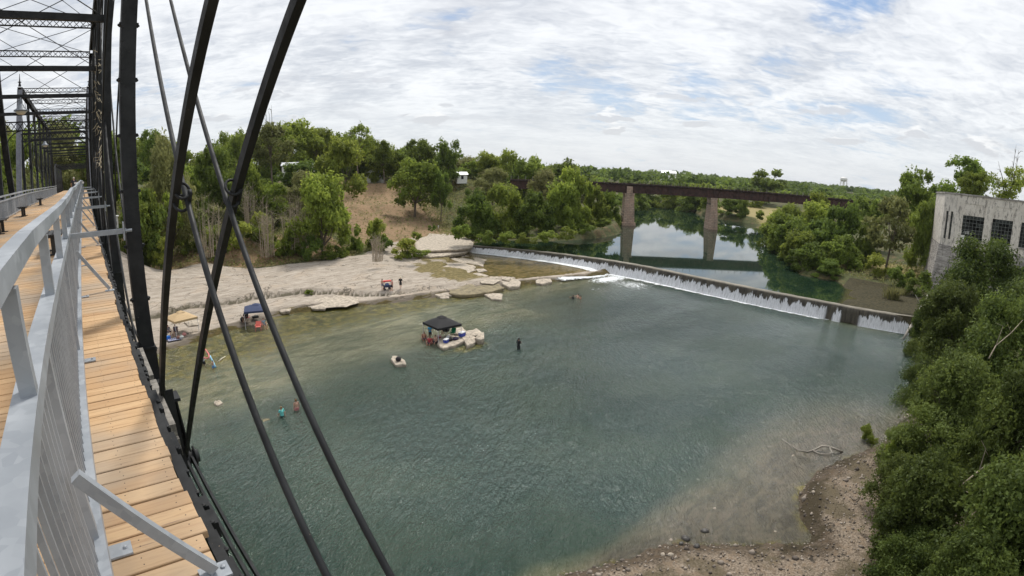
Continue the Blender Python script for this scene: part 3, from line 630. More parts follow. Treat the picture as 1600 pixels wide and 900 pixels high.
# deck
t = empty('bridge_deck', (0, 0, 0), 0, 'pine plank walkway of the footbridge between the two grey railings', 'deck')
m = MB(); y = -1.2; r_ = random.Random(11); e = .24; k = 0
while y < 108:
    wd = .138 if y < 40 else .276
    if k % r_.choice((3, 4, 5)) == 0: e = .235+r_.uniform(-.012, .02)
    m.tint = r_.random(); dz = r_.uniform(-.003, .003); z = zdeck(y)+dz; g = .010 if y < 20 else .014; sk = r_.uniform(-.002, .002)
    x0, x1 = XL+.1, e+r_.uniform(-.008, .008); y0, y1 = y+g/2, y+wd-g/2
    b = .004
    m.add([(x0, y0+sk, z-.04), (x1, y0-sk, z-.04), (x1, y1-sk, z-.04), (x0, y1+sk, z-.04), (x0, y0+sk, z-b), (x1, y0-sk, z-b), (x1, y1-sk, z-b), (x0, y1+sk, z-b), (x0, y0+b+sk, z), (x1-b, y0+b-sk, z), (x1-b, y1-b-sk, z), (x0, y1-b+sk, z)],
          [(0, 3, 2, 1), (0, 1, 5, 4), (1, 2, 6, 5), (2, 3, 7, 6), (3, 0, 4, 7), (4, 5, 9, 8), (5, 6, 10, 9), (6, 7, 11, 10), (7, 4, 8, 11), (8, 9, 10, 11)])
    if y < 7:
        tt_ = m.tint; m.tint = -1.
        for sx in (.185, -.06):
            for f in (.28, .72): jx = r_.uniform(-.012, .012); jy = r_.uniform(-.008, .008); m.tube([(sx+jx, y+wd*f+jy, z-.001), (sx+jx, y+wd*f+jy, z+.001)], .0036, 6)
        m.tint = tt_
    y += wd; k += 1
m.build('planks', M['deck'], t, tint=True)
for x0, x1 in ((.245, .30), (-1.2, -1.08), (-2.5, -2.38), (XL-.02, XL+.06)):
    m = MB(); y = -1.2
    while y < 108:
        y2 = y+5.6; m.bar(((x0+x1)/2, y, zdeck(y)-.20), ((x0+x1)/2, y2, zdeck(y2)-.20), x1-x0, .28); y = y2
    m.build('stringer', M['black'], t)
r_ = random.Random(5); m = MB()                # ragged flange, bolts and dirt along the outer stringer
y = 1.0
while y < 14:
    l = r_.uniform(.1, .35); m.box(.30, .315+r_.random()*.03, y, y+l*.8, zdeck(y)-.20+r_.uniform(-.03, .03), zdeck(y)-.09); m.ell((.31, y, zdeck(y)-.08), (.018, .018, .012), 6, 3); y += l
m.build('stringer_flange', M['black'], t)
m = MB()
for y0, y1 in ((4.0, 5.15), (5.2, 6.25)): m.bar((.37, y0, EYE-2.0), (.37, y1, EYE-2.03), .09, .14); m.bar((.375, y0+.02, EYE-1.86), (.385, y1, EYE-1.88), .07, .10)
m.build('blocking', M['oldtimber'], t)

# railings
def railing(side, label):
    t = empty('railing', (0, 0, 0), 0, label, 'railing'); s = side
    near = s > 0; y0, y1 = (-.6, 79) if near else (8, 79)
    xo, xi = (-.208, -.283) if near else (-3.62, -3.54)
    h1, h2 = (1.40, 1.02) if near else (1.06, .86)
    xc = (xo+xi)/2; wd = abs(xo-xi)
    seg = 2.9; ys = list(np.arange(y0, y1+.1, seg))
    m = MB(); m2 = MB(); m3 = MB()
    for a, b in zip(ys[:-1], ys[1:]):
        wob = .012*math.sin(a*.7) if near else 0; wob2 = .012*math.sin(b*.7) if near else 0
        sgn = 1 if near else 1
        m.bar((xc+.01, a+.002, zdeck(a)+h1-.038+wob*2), (xc+.01, b-.002, zdeck(b)+h1-.038+wob2*2), .056, .068)
        m2.bar((xc, a, zdeck(a)+h2-.03+wob), (xc, b, zdeck(b)+h2-.03+wob2), wd, .06)
        m3.bar((xc+.03 if near else xc, a, zdeck(a)+.10), (xc+.03 if near else xc, b, zdeck(b)+.10), .05, .05)
    m.build('handrail', M['galv'], t); m2.build('top_rail', M['galv'], t); m3.build('bottom_rail', M['galv'], t)
    ps = 1.45 if near else 1.9
    yy = 1.66 if near else 9.
    if near: yy -= ps*1
    while yy < y1:
        m = MB(); z = zdeck(yy); m.box(xc-.012, xc+.035, yy-.03, yy+.03, z+h2-.002, z+h1-.074); m.build('rail_post', M['galv'], t) if yy < 60 else None
        yy += ps
    # panel frames and posts
    for i, a in enumerate(ys):
        m = MB(); z = zdeck(a)
        m.box(xc-.03, xc+.03, a-.035, a+.035, z+.01, z+h2-.06)
        if near: m.box(xc-.03, xc+.15, a-.05, a+.05, z+.002, z+.012); m.ell((xc+.12, a, z+.014), (.012, .012, .012), 6, 4)
        if a < 50: m.build('panel_post', M['galv'], t)
    for a, b in zip(ys[:-1], ys[1:]):
        m = MB(); p = .11 if a < 12 else .12; wx_ = .012 if a < 12 else .03; n = int((b-a-.08)/p)
        for k in range(n):
            y = a+.06+k*p; z = zdeck(y); m.box(xc-.005-(0 if near else .02), xc+wx_, y, y+.016 if a < 12 else y+.01, z+.125, z+h2-.06)
        m.build('balusters', M['galv'], t)
    if near:
        for yb in (1.95, 8.3, 14.0, 19.6, 25.2, 30.8):
            z = zdeck(yb); m = MB(); m.bar((-.20, yb, z+.60), (.205, yb-.01, z+.03), .045, .045, (0, 1, 0)); m.box(.14, .27, yb-.06, yb+.04, z+.003, z+.013); m.ell((.245, yb, z+.016), (.014, .014, .01), 6, 3); m.build('brace', M['galv'], t)
        for yb in [6.73+PAN*k for k in range(6)]:
            z = zdeck(yb)+h2-.04; x1 = XR-.125; yq = yb-.22; m = MB(); m.bar((-.2, yq, z), (x1, yq, z), .05, .055); m.box(x1, x1+.014, yq-.06, yq+.06, z-.10, z+.10); m.tube([(x1, yq, z), (x1+.10, yq, z)], .018, 8); m.ell((x1+.03, yq, z), (.014, .032, .032), 6, 4); m.build('tie_strut', M['galv'], t)
    return t
railing(1, 'galvanized steel railing nearest the camera, braced to the truss')
railing(-1, 'galvanized railing along the far side of the plank walkway')

# benches, lamps, gauge box
def bench(x, y, label, along=True):
    t = empty('bench', (x, y, zdeck(y)), 0, label, 'bench', 'backless black benches on the walkway')
    m = MB()
    for k in range(4): m.box(-.20+k*.105, -.11+k*.105, -.65, .65, .42, .455)
    m.build('seat', M['benchblack'], t)
    for yy in (-.42, .42): m = MB(); m.box(-.16, .16, yy-.04, yy+.04, .37, .418); m.box(-.05, .05, yy-.04, yy+.04, .03, .37); m.box(-.16, .16, yy-.05, yy+.05, .004, .03); m.build('leg', M['benchblack'], t)
for x, y, l in ((-2.85, 20.5, 'black backless bench by the far railing, closest to the camera'), (-2.95, 29.0, 'black backless bench by the far railing, second from the camera'), (-2.95, 40.0, 'black backless bench by the far railing, farthest along the walkway'),
                (-.78, 13.5, 'black bench seen through the gap of the near railing, the nearer one'), (-.85, 24., 'black bench seen through the gap of the near railing, the farther one')): bench(x, y, l)
def lamp(x, y, zt, zb, label):
    t = empty('hanging_lamp', (x, y, zb), 0, label, 'lamp', 'lamps hanging over the walkway'); h = zt-zb
    m = MB(); m.tube([(0, 0, .38), (0, 0, h)], .025, 8); m.tube([(0, 0, .36), (0, 0, .5)], .07, 10); m.build('stem', M['lampgrey'], t)
    m = MB(); m.tube([(0, 0, .42), (0, 0, .36), (0, 0, .24), (0, 0, .17), (0, 0, .13)], [.05, .10, .15, .26, .27], 20); m.build('shade', M['lampgrey'], t, True)
    m = MB(); m.tube([(0, 0, .13), (0, 0, .08), (0, 0, .02), (0, 0, 0)], [.20, .19, .12, .03], 16); m.build('globe', M['lampglass'], t, True)
lamp(-2.22, 23.4, ZS-.05, EYE+2.60, 'grey bell-shaped lamp hanging from the strut of the near span')
lamp(-2.75, 45.9, ZS-.05, EYE+2.72, 'grey bell-shaped lamp hanging farther along, inside the second span')
t = empty('gauge_box', (.56, 12.75, EYE-1.3), 0, 'small white instrument box on a thin pole behind the iron posts', 'box')
m = MB(); m.box(-.06, .09, -.08, .08, .28, .52); m.build('housing', M['white'], t); m = MB(); m.box(-.09, .11, -.1, .1, .52, .54); m.build('lid', M['white'], t)
m = MB(); m.tube([(0, 0, -.9), (0, 0, .28)], .02, 8); m.build('pole', M['galv'], t)
m = MB(); m.box(-.02, .0, -.083, -.08, .34, .40); m.build('marking', M['black'], t); m = MB(); m.box(.04, .06, -.083, -.08, .34, .42); m.build('marking', M['black'], t)

# ------------------------------------------------------------------ weir
DAMX = lambda y: float(np.interp(y, DAMY_, DAMX_))
def dam():
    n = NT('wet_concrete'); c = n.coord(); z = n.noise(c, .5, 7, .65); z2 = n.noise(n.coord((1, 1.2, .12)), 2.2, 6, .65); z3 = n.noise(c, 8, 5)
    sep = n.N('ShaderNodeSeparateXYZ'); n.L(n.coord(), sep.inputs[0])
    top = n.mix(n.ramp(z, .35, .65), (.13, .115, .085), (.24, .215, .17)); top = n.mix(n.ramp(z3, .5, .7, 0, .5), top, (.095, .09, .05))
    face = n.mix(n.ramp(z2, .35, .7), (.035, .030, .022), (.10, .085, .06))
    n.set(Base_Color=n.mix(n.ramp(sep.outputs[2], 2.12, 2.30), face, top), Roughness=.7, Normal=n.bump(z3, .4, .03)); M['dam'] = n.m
    t = empty('weir', (0, 0, 0), 0, 'low concrete weir crossing the river with water falling down its face', 'dam')
    ys = np.linspace(3.2, 87.5, 150); prof = [(-.95, -1.0), (-.55, 1.62), (-.50, 2.1), (-.15, 2.32), (.35, 2.34), (.62, 2.22), (.7, 1.0), (.7, -1)]
    V = []; F = []
    for i, y in enumerate(ys):
        lift = float(np.interp(y, [60, 87], [0, -.10])); d = (DAMX(y+.5)-DAMX(y-.5))
        for a, b in prof: V.append((DAMX(y)+a, y-a*d, b+(lift if b > 1 else 0)+.02*math.sin(y*1.7)+(fbm(np.array([y]), np.array([a]), 1.5, 3)[0]-.5)*.06))
    k = len(prof)
    for i in range(len(ys)-1):
        for j in range(k-1): F.append((i*k+j, i*k+j+1, (i+1)*k+j+1, (i+1)*k+j))
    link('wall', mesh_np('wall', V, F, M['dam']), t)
    # joints in the crest
    for y in (16.8, 12.0, 31, 44.5, 58): m = MB(); m.box(DAMX(y)-.60, DAMX(y)-.57, y-.05, y+.05, .1, 2.05); m.build('joint', M['tie'], t)
    # falling water
    n = NT('falling_water'); a = n.attr('top'); ed = n.attr('edge')
    st = n.noise(n.coord((1, 3.0, .10)), 1.2, 8, .8, .25); st2 = n.noise(n.coord((1, 1., .05)), 1.1, 4, .6); st3 = n.noise(n.coord((1, 7, .5)), 2.6, 4, .7)
    lvl = n.math('ADD', a, n.math('MULTIPLY', n.math('SUBTRACT', st, .5), -1.05)); lvl = n.math('ADD', lvl, n.math('MULTIPLY', n.math('SUBTRACT', st2, .5), -1.1))
    al = n.ramp(lvl, .54, .64, 1., 0.); body = n.ramp(n.math('ADD', n.math('MULTIPLY', st, .65), n.math('MULTIPLY', st3, .35)), .34, .54, .45, 1.)
    al = n.math('MULTIPLY', n.math('MULTIPLY', al, body), ed)
    n.set(Base_Color=n.mix(st3, (.50, .50, .52), (.86, .87, .89)), Roughness=.6, Alpha=al, Normal=n.bump(st3, .6, .08)); M['fall'] = n.m
    for (ya, yb) in ((16.6, 87.2), (14.4, 15.9), (4.2, 12.1)):
        nn = max(6, int((yb-ya)*2)); ys = np.linspace(ya, yb, nn); V = []; F = []; T = []; E = []
        for i, y in enumerate(ys):
            bz = float(np.interp(y, [55, 60, 80, 87], [-.1, .5, .8, .9])); tz = 1.95
            for j in range(7):
                f = j/6; z = bz+(tz-bz)*f; V.append((DAMX(y)-.61-.55*(1-f)-(.25*(1-f)**2), y, z)); T.append(f*.8 if y < 70 else f*float(np.interp(y, [70, 87], [.8, .6]))); E.append(min(1, min(y-ya, yb-y)/.3+.0) if j < 7 else 0)
        for i in range(nn-1):
            for j in range(6): F.append((i*7+j, i*7+j+1, (i+1)*7+j+1, (i+1)*7+j))
        me = mesh_np('falling_water', V, F, M['fall'], True, dict(top=T, edge=E)); tag(link('falling_water', me), kind='structure')
    # white water on the shelf at the foot of the weir, and over the shelf lip
    n = NT('white_water'); z = n.noise(n.coord((1, 1, 1)), 1.3, 9, .75, 1.2); e_ = n.attr('edge')
    al = n.ramp(n.math('ADD', e_, n.math('MULTIPLY', n.math('SUBTRACT', z, .5), 2.6)), .40, .85)
    n.set(Base_Color=n.mix(z, (.55, .60, .62), (.88, .90, .91)), Roughness=.6, Alpha=al, Normal=n.bump(z, .8, .15)); M['foam'] = n.m
    def strip(pts, hw, zf, strength=1.):
        V = []; F = []; E = []; pts = [Vector(p) for p in pts]; k = 9
        for i, p in enumerate(pts):
            d = (pts[min(i+1, len(pts)-1)]-pts[max(i-1, 0)]); nrm = Vector((-d.y, d.x, 0)).normalized()
            ef = min(1, min(i, len(pts)-1-i)/2.)
            for j in range(k):
                s = (j/(k-1)*2-1); q = p+nrm*s*hw[i] if isinstance(hw, list) else p+nrm*s*hw
                V.append((q.x, q.y, zf(q.x, q.y))); E.append((1-abs(s)**1.5)*ef*strength)
        for i in range(len(pts)-1):
            for j in range(k-1): F.append((i*k+j, i*k+j+1, (i+1)*k+j+1, (i+1)*k+j))
        tag(link('white_water', mesh_np('white_water', V, F, M['foam'], True, dict(edge=E))), kind='structure')
    ys = np.linspace(87, 56.5, 26)
    strip([(DAMX(y)-1.75, y-.4, 0) for y in ys], [float(np.interp(y, [57, 66, 87], [2.6, 1.5, 1.0])) for y in ys], lambda x, y: float(.55+np.clip((y-62)/30, 0, 1)*.5+np.clip((61-y)/3, 0, 1)*-.45)+.06, 1.7)
    strip([(x, np.interp(x, [65, 72, 76, 80], [58.7, 56.9, 56.2, 56.6]), 0) for x in np.linspace(65, 80, 12)], 1.6, lambda x, y: float(np.interp(y, [55.0, 58.6], [.05, .48]))+.05, .9)
    strip([(DAMX(y)-1.35, y, 0) for y in np.linspace(58, 16.6, 70)], [float(np.interp(y, [16, 30, 45, 58], [.7, .85, 1.3, 2.6]))*(.75+.7*random.random()) for y in np.linspace(58, 16.6, 70)], lambda x, y: .045, 1.05)
    strip([(DAMX(y)-1.3, y, 0) for y in np.linspace(12.2, 4.2, 9)], .4, lambda x, y: .045, 1.3)
    strip([(DAMX(y)-1.3, y, 0) for y in np.linspace(15.9, 14.4, 6)], .3, lambda x, y: .045, 1.3)
    # thin brown water sliding over the shelf
    n = NT('thin_shelf_water'); z = n.noise(n.coord((1., 1.6, 1)), .9, 8, .65, .4); z2 = n.noise(n.coord((.8, 2.2, 1)), 5, 5)
    n.set(Base_Color=n.mix(n.ramp(z, .35, .65), (.085, .068, .022), (.21, .155, .065)), Roughness=.12, IOR=1.33, Normal=n.bump(z2, .4, .05)); M['thin'] = n.m
dam()
def thin_water():
    X, Y = np.meshgrid(np.arange(54, 86, .5), np.arange(58, 94, .5)); sd = poly_sd(X, Y, P_thin)+1.; F = grid_faces(X.shape[1], X.shape[0]); keep = (sd.ravel()[F] > 0).all(1)
    Z = .55+np.clip((Y-62)/30, 0, 1)*.5+np.clip((61-Y)/3, 0, 1)*-.45
    me = mesh_np('shelf_water', np.stack([X.ravel(), Y.ravel(), Z.ravel()], 1), F[keep], M['thin'], True); tag(link('shelf_water', me), kind='structure')
thin_water()

# ------------------------------------------------------------------ railway bridge behind the weir
def stone_pier_mat():
    n = NT('pier_stone'); c = n.coord(); b = n.N('ShaderNodeTexBrick'); b.inputs['Scale'].default_value = 1.; b.inputs['Mortar Size'].default_value = .035; b.inputs['Brick Width'].default_value = 1.1; b.inputs['Row Height'].default_value = .55
    b.inputs['Color1'].default_value = (.46, .34, .26, 1); b.inputs['Color2'].default_value = (.34, .25, .19, 1); b.inputs['Mortar'].default_value = (.11, .095, .08, 1)
    mp = n.N('ShaderNodeMapping'); mp.inputs['Rotation'].default_value = (R(90), 0, 0); n.L(c, mp.inputs[0]); n.L(mp.outputs[0], b.inputs['Vector'])
    z = n.noise(c, .7, 7, .65); z2 = n.noise(n.coord((1, 1, .2)), 1.3, 5)
    col = n.mix(n.ramp(z, .45, .65, 0, .7), b.outputs[0], (.42, .27, .20)); col = n.mix(n.ramp(z2, .5, .7, 0, .55), col, (.12, .10, .085))
    n.set(Base_Color=col, Roughness=.9, Normal=n.bump(z, .4, .05)); return n.m
M['pier'] = stone_pier_mat()
Q1 = atz(980, 351, ZU); Q2 = atz(1110, 357.5, ZU); QD = Vector((Q2[0]-Q1[0], Q2[1]-Q1[1], 0)).normalized(); QN = Vector((-QD.y, QD.x, 0))
GT = 15.25
def pier(base, label, top_z, w0, w1, l0, l1, collar=True):
    t = empty('bridge_pier', (base[0], base[1], 0), math.atan2(QD.y, QD.x), label, 'pier')
    def frus(m, z0, z1, a0, b0, a1, b1):
        m.add([(-a0, -b0, z0), (a0, -b0, z0), (a0, b0, z0), (-a0, b0, z0), (-a1, -b1, z1), (a1, -b1, z1), (a1, b1, z1), (-a1, b1, z1)], [(0, 3, 2, 1), (4, 5, 6, 7), (0, 1, 5, 4), (1, 2, 6, 5), (2, 3, 7, 6), (3, 0, 4, 7)])
    m = MB(); frus(m, -2, top_z-.5, w0/2*1.06, l0/2*1.05, w1/2, l1/2); m.build('shaft', M['pier'], t)
    m = MB(); frus(m, top_z-.5, top_z, w1/2+.15, l1/2+.15, w1/2+.15, l1/2+.15); m.build('cap', M['pier'], t)
    if collar: m = MB(); frus(m, -1, ZU+.9, w0/2+.35, l0/2+.35, w0/2+.25, l0/2+.25); m.build('footing', M['pier'], t)
    return t
pier(Q1, 'broad stone pier of the railway bridge at the wooded bank', 12.15, 3.7, 2.8, 6.8, 5.2)
pier(Q2, 'slender tapered stone pier standing in the middle of the upstream pool', 12.15, 3.3, 2.05, 6.0, 4.4, False)
def railbridge():
    a = Vector((Q1[0], Q1[1], 0)); L = (Vector((Q2[0], Q2[1], 0))-a).length
    t = empty('railway_bridge', (a.x, a.y, 0), math.atan2(QD.y, QD.x), 'long rusty plate girder railway bridge crossing the river on stone piers', 'bridge')
    z0, z1 = 12.2, GT
    ends = [-1.35*L, -L, 0, L, 2*L, 3*L]
    for i in range(len(ends)-1):
        x0, x1 = ends[i]+.06, ends[i+1]-.06
        m = MB()
        for s in (-1.3, 1.3):
            m.box(x0, x1, s-.02, s+.02, z0+.04, z1-.44); m.box(x0, x1, s-.22, s+.22, z0, z0+.038); m.box(x0, x1, s-.22, s+.22, z1-.438, z1-.40)
            k = x0+.1
            while k < x1: m.box(k-.05, k+.05, s-.16 if s < 0 else s+.022, s-.022 if s < 0 else s+.16, z0+.04, z1-.44); k += 1.75
        m.build('girder', M['rust'], t)
    m = MB(); x = ends[0]
    while x < ends[-1]: m.box(x, x+.24, -1.9, 1.9, z1-.398, z1-.2); x += .42
    m.build('ties', M['tie'], t)
    m = MB()
    for s in (-.72, .72): m.box(ends[0], ends[-1], s-.04, s+.04, z1-.198, z1-.06)
    for s in (-1.82, 1.82): m.box(ends[0], ends[-1], s-.1, s+.1, z1-.198, z1-.03)
    m.build('rails', M['rust'], t)
    m = MB(); m.box(-.045, .045, -.045, .045, z1-.3, z1+.95); gp = m.mesh('guard_post', M['oldtimber']); x = ends[0]+.3
    while x < 2.3*L:
        for s in (-1.95, 1.95): link('guard_post', gp, t, (x, s, 0))
        x += 2.25
    m = MB(); m.box(-1.1, 1.1, -1.7, 1.7, 12.152, 12.198); m.build('bearing', M['rust'], t); m = MB(); m.box(L-1., L+1., -1.7, 1.7, 12.152, 12.198); m.build('bearing', M['rust'], t)
    m = MB(); m.box(-.9, .9, -2.3, -1.55, 12.21, 14.3); m.build('bearing_block', M['pier'], t)
railbridge()

# ------------------------------------------------------------------ old concrete power house
def powerhouse():
    n = NT('peeling_painted_concrete'); c = n.coord(); z = n.noise(c, .8, 8, .68); z2 = n.noise(n.coord((1, 1, .28)), 2.6, 7, .7); z3 = n.noise(c, 14, 5)
    b = n.N('ShaderNodeTexNoise'); cz = n.coord((.1, .1, 3.)); bb = n.noise(cz, 1.2, 3)
    col = n.mix(n.ramp(z, .3, .7), (.60, .55, .49), (.74, .69, .62)); col = n.mix(n.ramp(n.math('ADD', n.math('MULTIPLY', z2, .7), n.math('MULTIPLY', z3, .3)), .515, .57, 0, .8), col, (.17, .155, .14))
    col = n.mix(n.ramp(bb, .62, .75, 0, .3), col, (.2, .18, .16))
    n.set(Base_Color=col, Roughness=.88, Normal=n.bump(z3, .3, .02)); M['conc'] = n.m
    n = NT('stained_board_marked_concrete'); c = n.coord(); z = n.noise(c, 1.0, 8, .68); z2 = n.noise(n.coord((.3, .3, 3.4)), 1.7, 7, .7); z3 = n.noise(c, 12, 5)
    col = n.mix(n.ramp(z2, .38, .62), (.22, .20, .185), (.46, .43, .40)); col = n.mix(n.ramp(z, .48, .64, 0, .75), col, (.12, .11, .10))
    n.set(Base_Color=col, Roughness=.9, Normal=n.bump(z2, .5, .03)); M['conc2'] = n.m
    # local frame: +X runs along the main front away from the weir, -Y faces the photographer
    B = atr(1497, 304, 106.); top = B[2]; front = Vector((.16, -1, 0)).normalized()
    t = empty('power_house', (B[0], B[1], 0), math.atan2(front.y, front.x), 'tall abandoned concrete power house with peeling pale paint and dark gridded windows', 'building')
    Zt = top; Zm = top-8.9; Zb = 1.2
    # front wall in pieces round the openings (thickness .45 towards +Y)
    bays = [(1.30, 5.05), (6.45, 10.0), (11.4, 14.9), (16.3, 19.8), (21.2, 24.7)]; wz0, wz1 = Zt-7.55, Zt-3.35
    m = MB(); x = 0
    for a, b_ in bays:
        m.box(x, a, 0, .45, Zm, Zt); m.box(a, b_, .12, .45, Zm, wz0); m.box(a, b_, .12, .45, wz1, Zt-1.35); m.box(a, b_, .06, .45, Zt-1.348, Zt); x = b_
    m.box(x, 26.2, 0, .45, Zm, Zt); m.build('front_wall', M['conc'], t)
    m = MB()
    for a, b_ in bays: m.box(a-.05, b_+.05, .03, .118, wz0-.28, wz0-.02)
    m.build('sills', M['conc2'], t)
    # chamfer with two slit windows, then the flank
    ch = 2.75; d = ch/math.sqrt(2); c0 = Vector((0, 0, 0)); c1 = Vector((-d, d, 0)); u = (c1-c0).normalized(); nn = Vector((-u.y, u.x, 0)); nn = nn if nn.y < 0 else -nn
    m = MB()
    def cw(s0, s1, z0, z1, off=0, th=.4):
        p = [c0+u*s0-nn*0, c0+u*s1, c0+u*s1-nn*th, c0+u*s0-nn*th]; p = [q-nn*(-off) for q in p]
        m.add([(q.x, q.y, z0) for q in p]+[(q.x, q.y, z1) for q in p], [(0, 1, 2, 3)[::-1], (4, 5, 6, 7), (0, 1, 5, 4), (1, 2, 6, 5), (2, 3, 7, 6), (3, 0, 4, 7)])
    slits = [(.62, 1.12), (1.62, 2.12)]
    s = 0
    for a, b_ in slits: cw(s, a, Zm, Zt); cw(a, b_, Zm, Zt-8.0+.2); cw(a, b_, Zt-3.0, Zt); s = b_
    cw(s, ch, Zm, Zt); m.build('corner_wall', M['conc'], t)
    m = MB(); m.box(c1.x, c1.x+.45, c1.y, c1.y+14, Zm, Zt); m.box(c1.x+.45, 26.2, c1.y+13.6, c1.y+14, Zb, Zt); m.box(25.8, 26.2, .45, c1.y+13.6, Zb, Zt); m.build('flank_wall', M['conc'], t)
    m = MB(); m.prism([(-.12, -.14), (26.4, -.14), (26.4, d+14.2), (c1.x-.15, d+14.2), (c1.x-.15, c1.y-.05)], Zt+.002, Zt+.26); m.build('roof', M['conc2'], t)
    # lower storey, flaring outwards to its foot
    fl = .95
    def ring(z, off): return [(-off*.4-.0, -off, z), (26.2, -off, z)], [(c1.x-off, c1.y-off*.4, z), (c1.x-off, c1.y+14, z)]
    m = MB()
    (a0, a1), (b0, b1) = ring(Zm, .10); (e0, e1), (f0, f1) = ring(Zb, fl)
    # front lower wall with arched bays
    arches = [(2.4, 7.2), (9.2, 14), (16, 20.8)]
    def fy(z): return -(.10+(fl-.10)*(Zm-z)/(Zm-Zb))
    def quad(x0, x1, z0, z1): m.add([(x0, fy(z0), z0), (x1, fy(z0), z0), (x1, fy(z1), z1), (x0, fy(z1), z1), (x0, .5, z0), (x1, .5, z0), (x1, .5, z1), (x0, .5, z1)], [(0, 1, 2, 3), (7, 6, 5, 4), (0, 4, 5, 1), (3, 2, 6, 7), (0, 3, 7, 4), (1, 5, 6, 2)])
    zA = Zm-3.1; x = -.05
    for a, b_ in arches:
        quad(x, a, Zb, zA)
        for k in range(8):
            f0_ = k/8; f1_ = (k+1)/8; xa = a+(b_-a)*f0_; xb = a+(b_-a)*f1_; hgt = 1.5*(1-(2*(f0_+f1_)/2-1)**4)**.5; quad(xa, xb, zA+hgt*0.7, Zm-.002)
        quad(x, a, zA, Zm-.002); x = b_
    quad(x, 26.2, Zb, Zm-.002)
    m.add([e0, f0, (b0[0], b0[1], Zm-.003), (a0[0]-.0, a0[1], Zm-.003)], [(0, 1, 2, 3)]); m.add([f0, f1, (b1[0], b1[1], Zm-.003), (b0[0], b0[1], Zm-.003)], [(0, 1, 2, 3)])
    m.build('lower_wall', M['conc2'], t)
    m = MB(); m.box(-.1, 26.3, -.16, -.002, Zm-.06, Zm+.10); m.build('string_course', M['conc'], t)
    m = MB(); m.box(.5, 25.7, 3, 3.1, Zb, Zt-.1); m.build('interior_shade_sheet', M['benchblack'], t)  # black sheet behind the openings, stands in for the shade inside
    for i, (a, b_) in enumerate(bays):
        f = MB(); w_ = b_-a; h_ = wz1-wz0
        for k in range(7): x = a+w_*k/6; f.box(x-.03, x+.03, .20, .26, wz0, wz1)
        for k in range(8): z = wz0+h_*k/7; f.box(a, b_, .205, .255, z-.03, z+.03)
        o = f.build('window', M['sash'], t)
        g = MB(); r2 = random.Random(i+3)
        for p in range(6):
            for q in range(7):
                if r2.random() < .72 and not (1 < p < 4 and 2 < q < 6): g.box(a+w_*p/6+.03, a+w_*(p+1)/6-.03, .225, .232, wz0+h_*q/7+.03, wz0+h_*(q+1)/7-.03)
        g.build('pane', M['window'], o)
        if i == 0:   # pale graffiti on the lowest panes
            gr = MB(); q = a+.05; zg = wz0+1.05
            for ch_, dx in (('C', 0), ('A', .36), ('I', .68), ('T', .92), ('E', 1.25)):
                def st(p, q2): gr.bar((q+dx+p[0]*.26, .195, zg+p[1]*.5), (q+dx+q2[0]*.26, .195, zg+q2[1]*.5), .012, .07, (0, 1, 0) if p[0] != q2[0] else (1, 0, 0))
                S = dict(C=[((0, 0), (0, 1)), ((0, 1), (1, 1)), ((0, 0), (1, 0))], A=[((0, 0), (.5, 1)), ((.5, 1), (1, 0)), ((.2, .4), (.8, .4))], I=[((.5, 0), (.5, 1))], T=[((0, 1), (1, 1)), ((.5, 0), (.5, 1))], E=[((0, 0), (0, 1)), ((0, 1), (1, 1)), ((0, .5), (1, .5)), ((0, 0), (1, 0))])[ch_]
                for p, q2 in S: st(p, q2)
            gr.box(a+.06, a+.75, .196, .204, wz0+.12, wz0+.8); gr.build('graffiti', M['white'], t)
    for a, b_ in slits:
        mm = MB(); p0 = c0+u*a-nn*.2; p1 = c0+u*b_-nn*.2; mm.bar((p0.x, p0.y, (Zt-3+Zt-7.8)/2), (p1.x, p1.y, (Zt-3+Zt-7.8)/2), .03, 4.8); o = mm.build('slit_window', M['window'], t)
        f = MB()
        for k in range(8): z = Zt-7.8+4.8*k/7; f.bar((p0.x, p0.y, z), (p1.x, p1.y, z), .06, .05)
        f.bar(((p0.x+p1.x)/2, (p0.y+p1.y)/2, Zt-7.8), ((p0.x+p1.x)/2, (p0.y+p1.y)/2, Zt-3), .06, .04); f.build('bars', M['sash'], o)
powerhouse()

# ------------------------------------------------------------------ houses and water tower
def house(px, py, r, wd, dp, h, rh, rz, label, wall='white', roof='greyroof', wins=2, extra=None):
    p = atr(px, py, r); q_ = hit(px, py, 120, 420); p = q_ if q_ is not None else p; print('house', px, py, p, math.hypot(p[0], p[1])); zb = min(p[2], gz(p[0], p[1]))-.6
    t = empty('house', (p[0], p[1], p[2]), rz, label, 'house'); a, b = wd/2, dp/2; z0 = zb-p[2]
    m = MB(); m.box(-a, a, -b, b, z0, h); m.add([(-a, -b, h), (-a, b, h), (-a, 0, h+rh*.96)], [(0, 1, 2)]); m.add([(a, -b, h), (a, b, h), (a, 0, h+rh*.96)], [(0, 2, 1)]); m.build('wall', M[wall], t)
    m = MB(); ov = .35
    for s in (-1, 1): m.add([(-a-ov, s*(b+ov), h-rh*ov/b), (a+ov, s*(b+ov), h-rh*ov/b), (a+ov, 0, h+rh), (-a-ov, 0, h+rh), (-a-ov, s*(b+ov), h-rh*ov/b+.12), (a+ov, s*(b+ov), h-rh*ov/b+.12), (a+ov, 0, h+rh+.12), (-a-ov, 0, h+rh+.12)], [(0, 1, 2, 3), (7, 6, 5, 4), (0, 4, 5, 1), (3, 2, 6, 7), (0, 3, 7, 4), (1, 5, 6, 2)])
    m.build('roof', M[roof], t)
    for k in range(wins):
        x = -a+(k+1)*wd/(wins+1)
        m = MB(); m.box(x-.45, x+.45, -b-.05, -b-.01, h*.35, h*.8); m.build('window', M['window'], t)
    m = MB(); m.box(a+.01, a+.05, -.45, .45, 0.05, min(2.0, h*.9)); m.build('door', M['greyroof'], t)
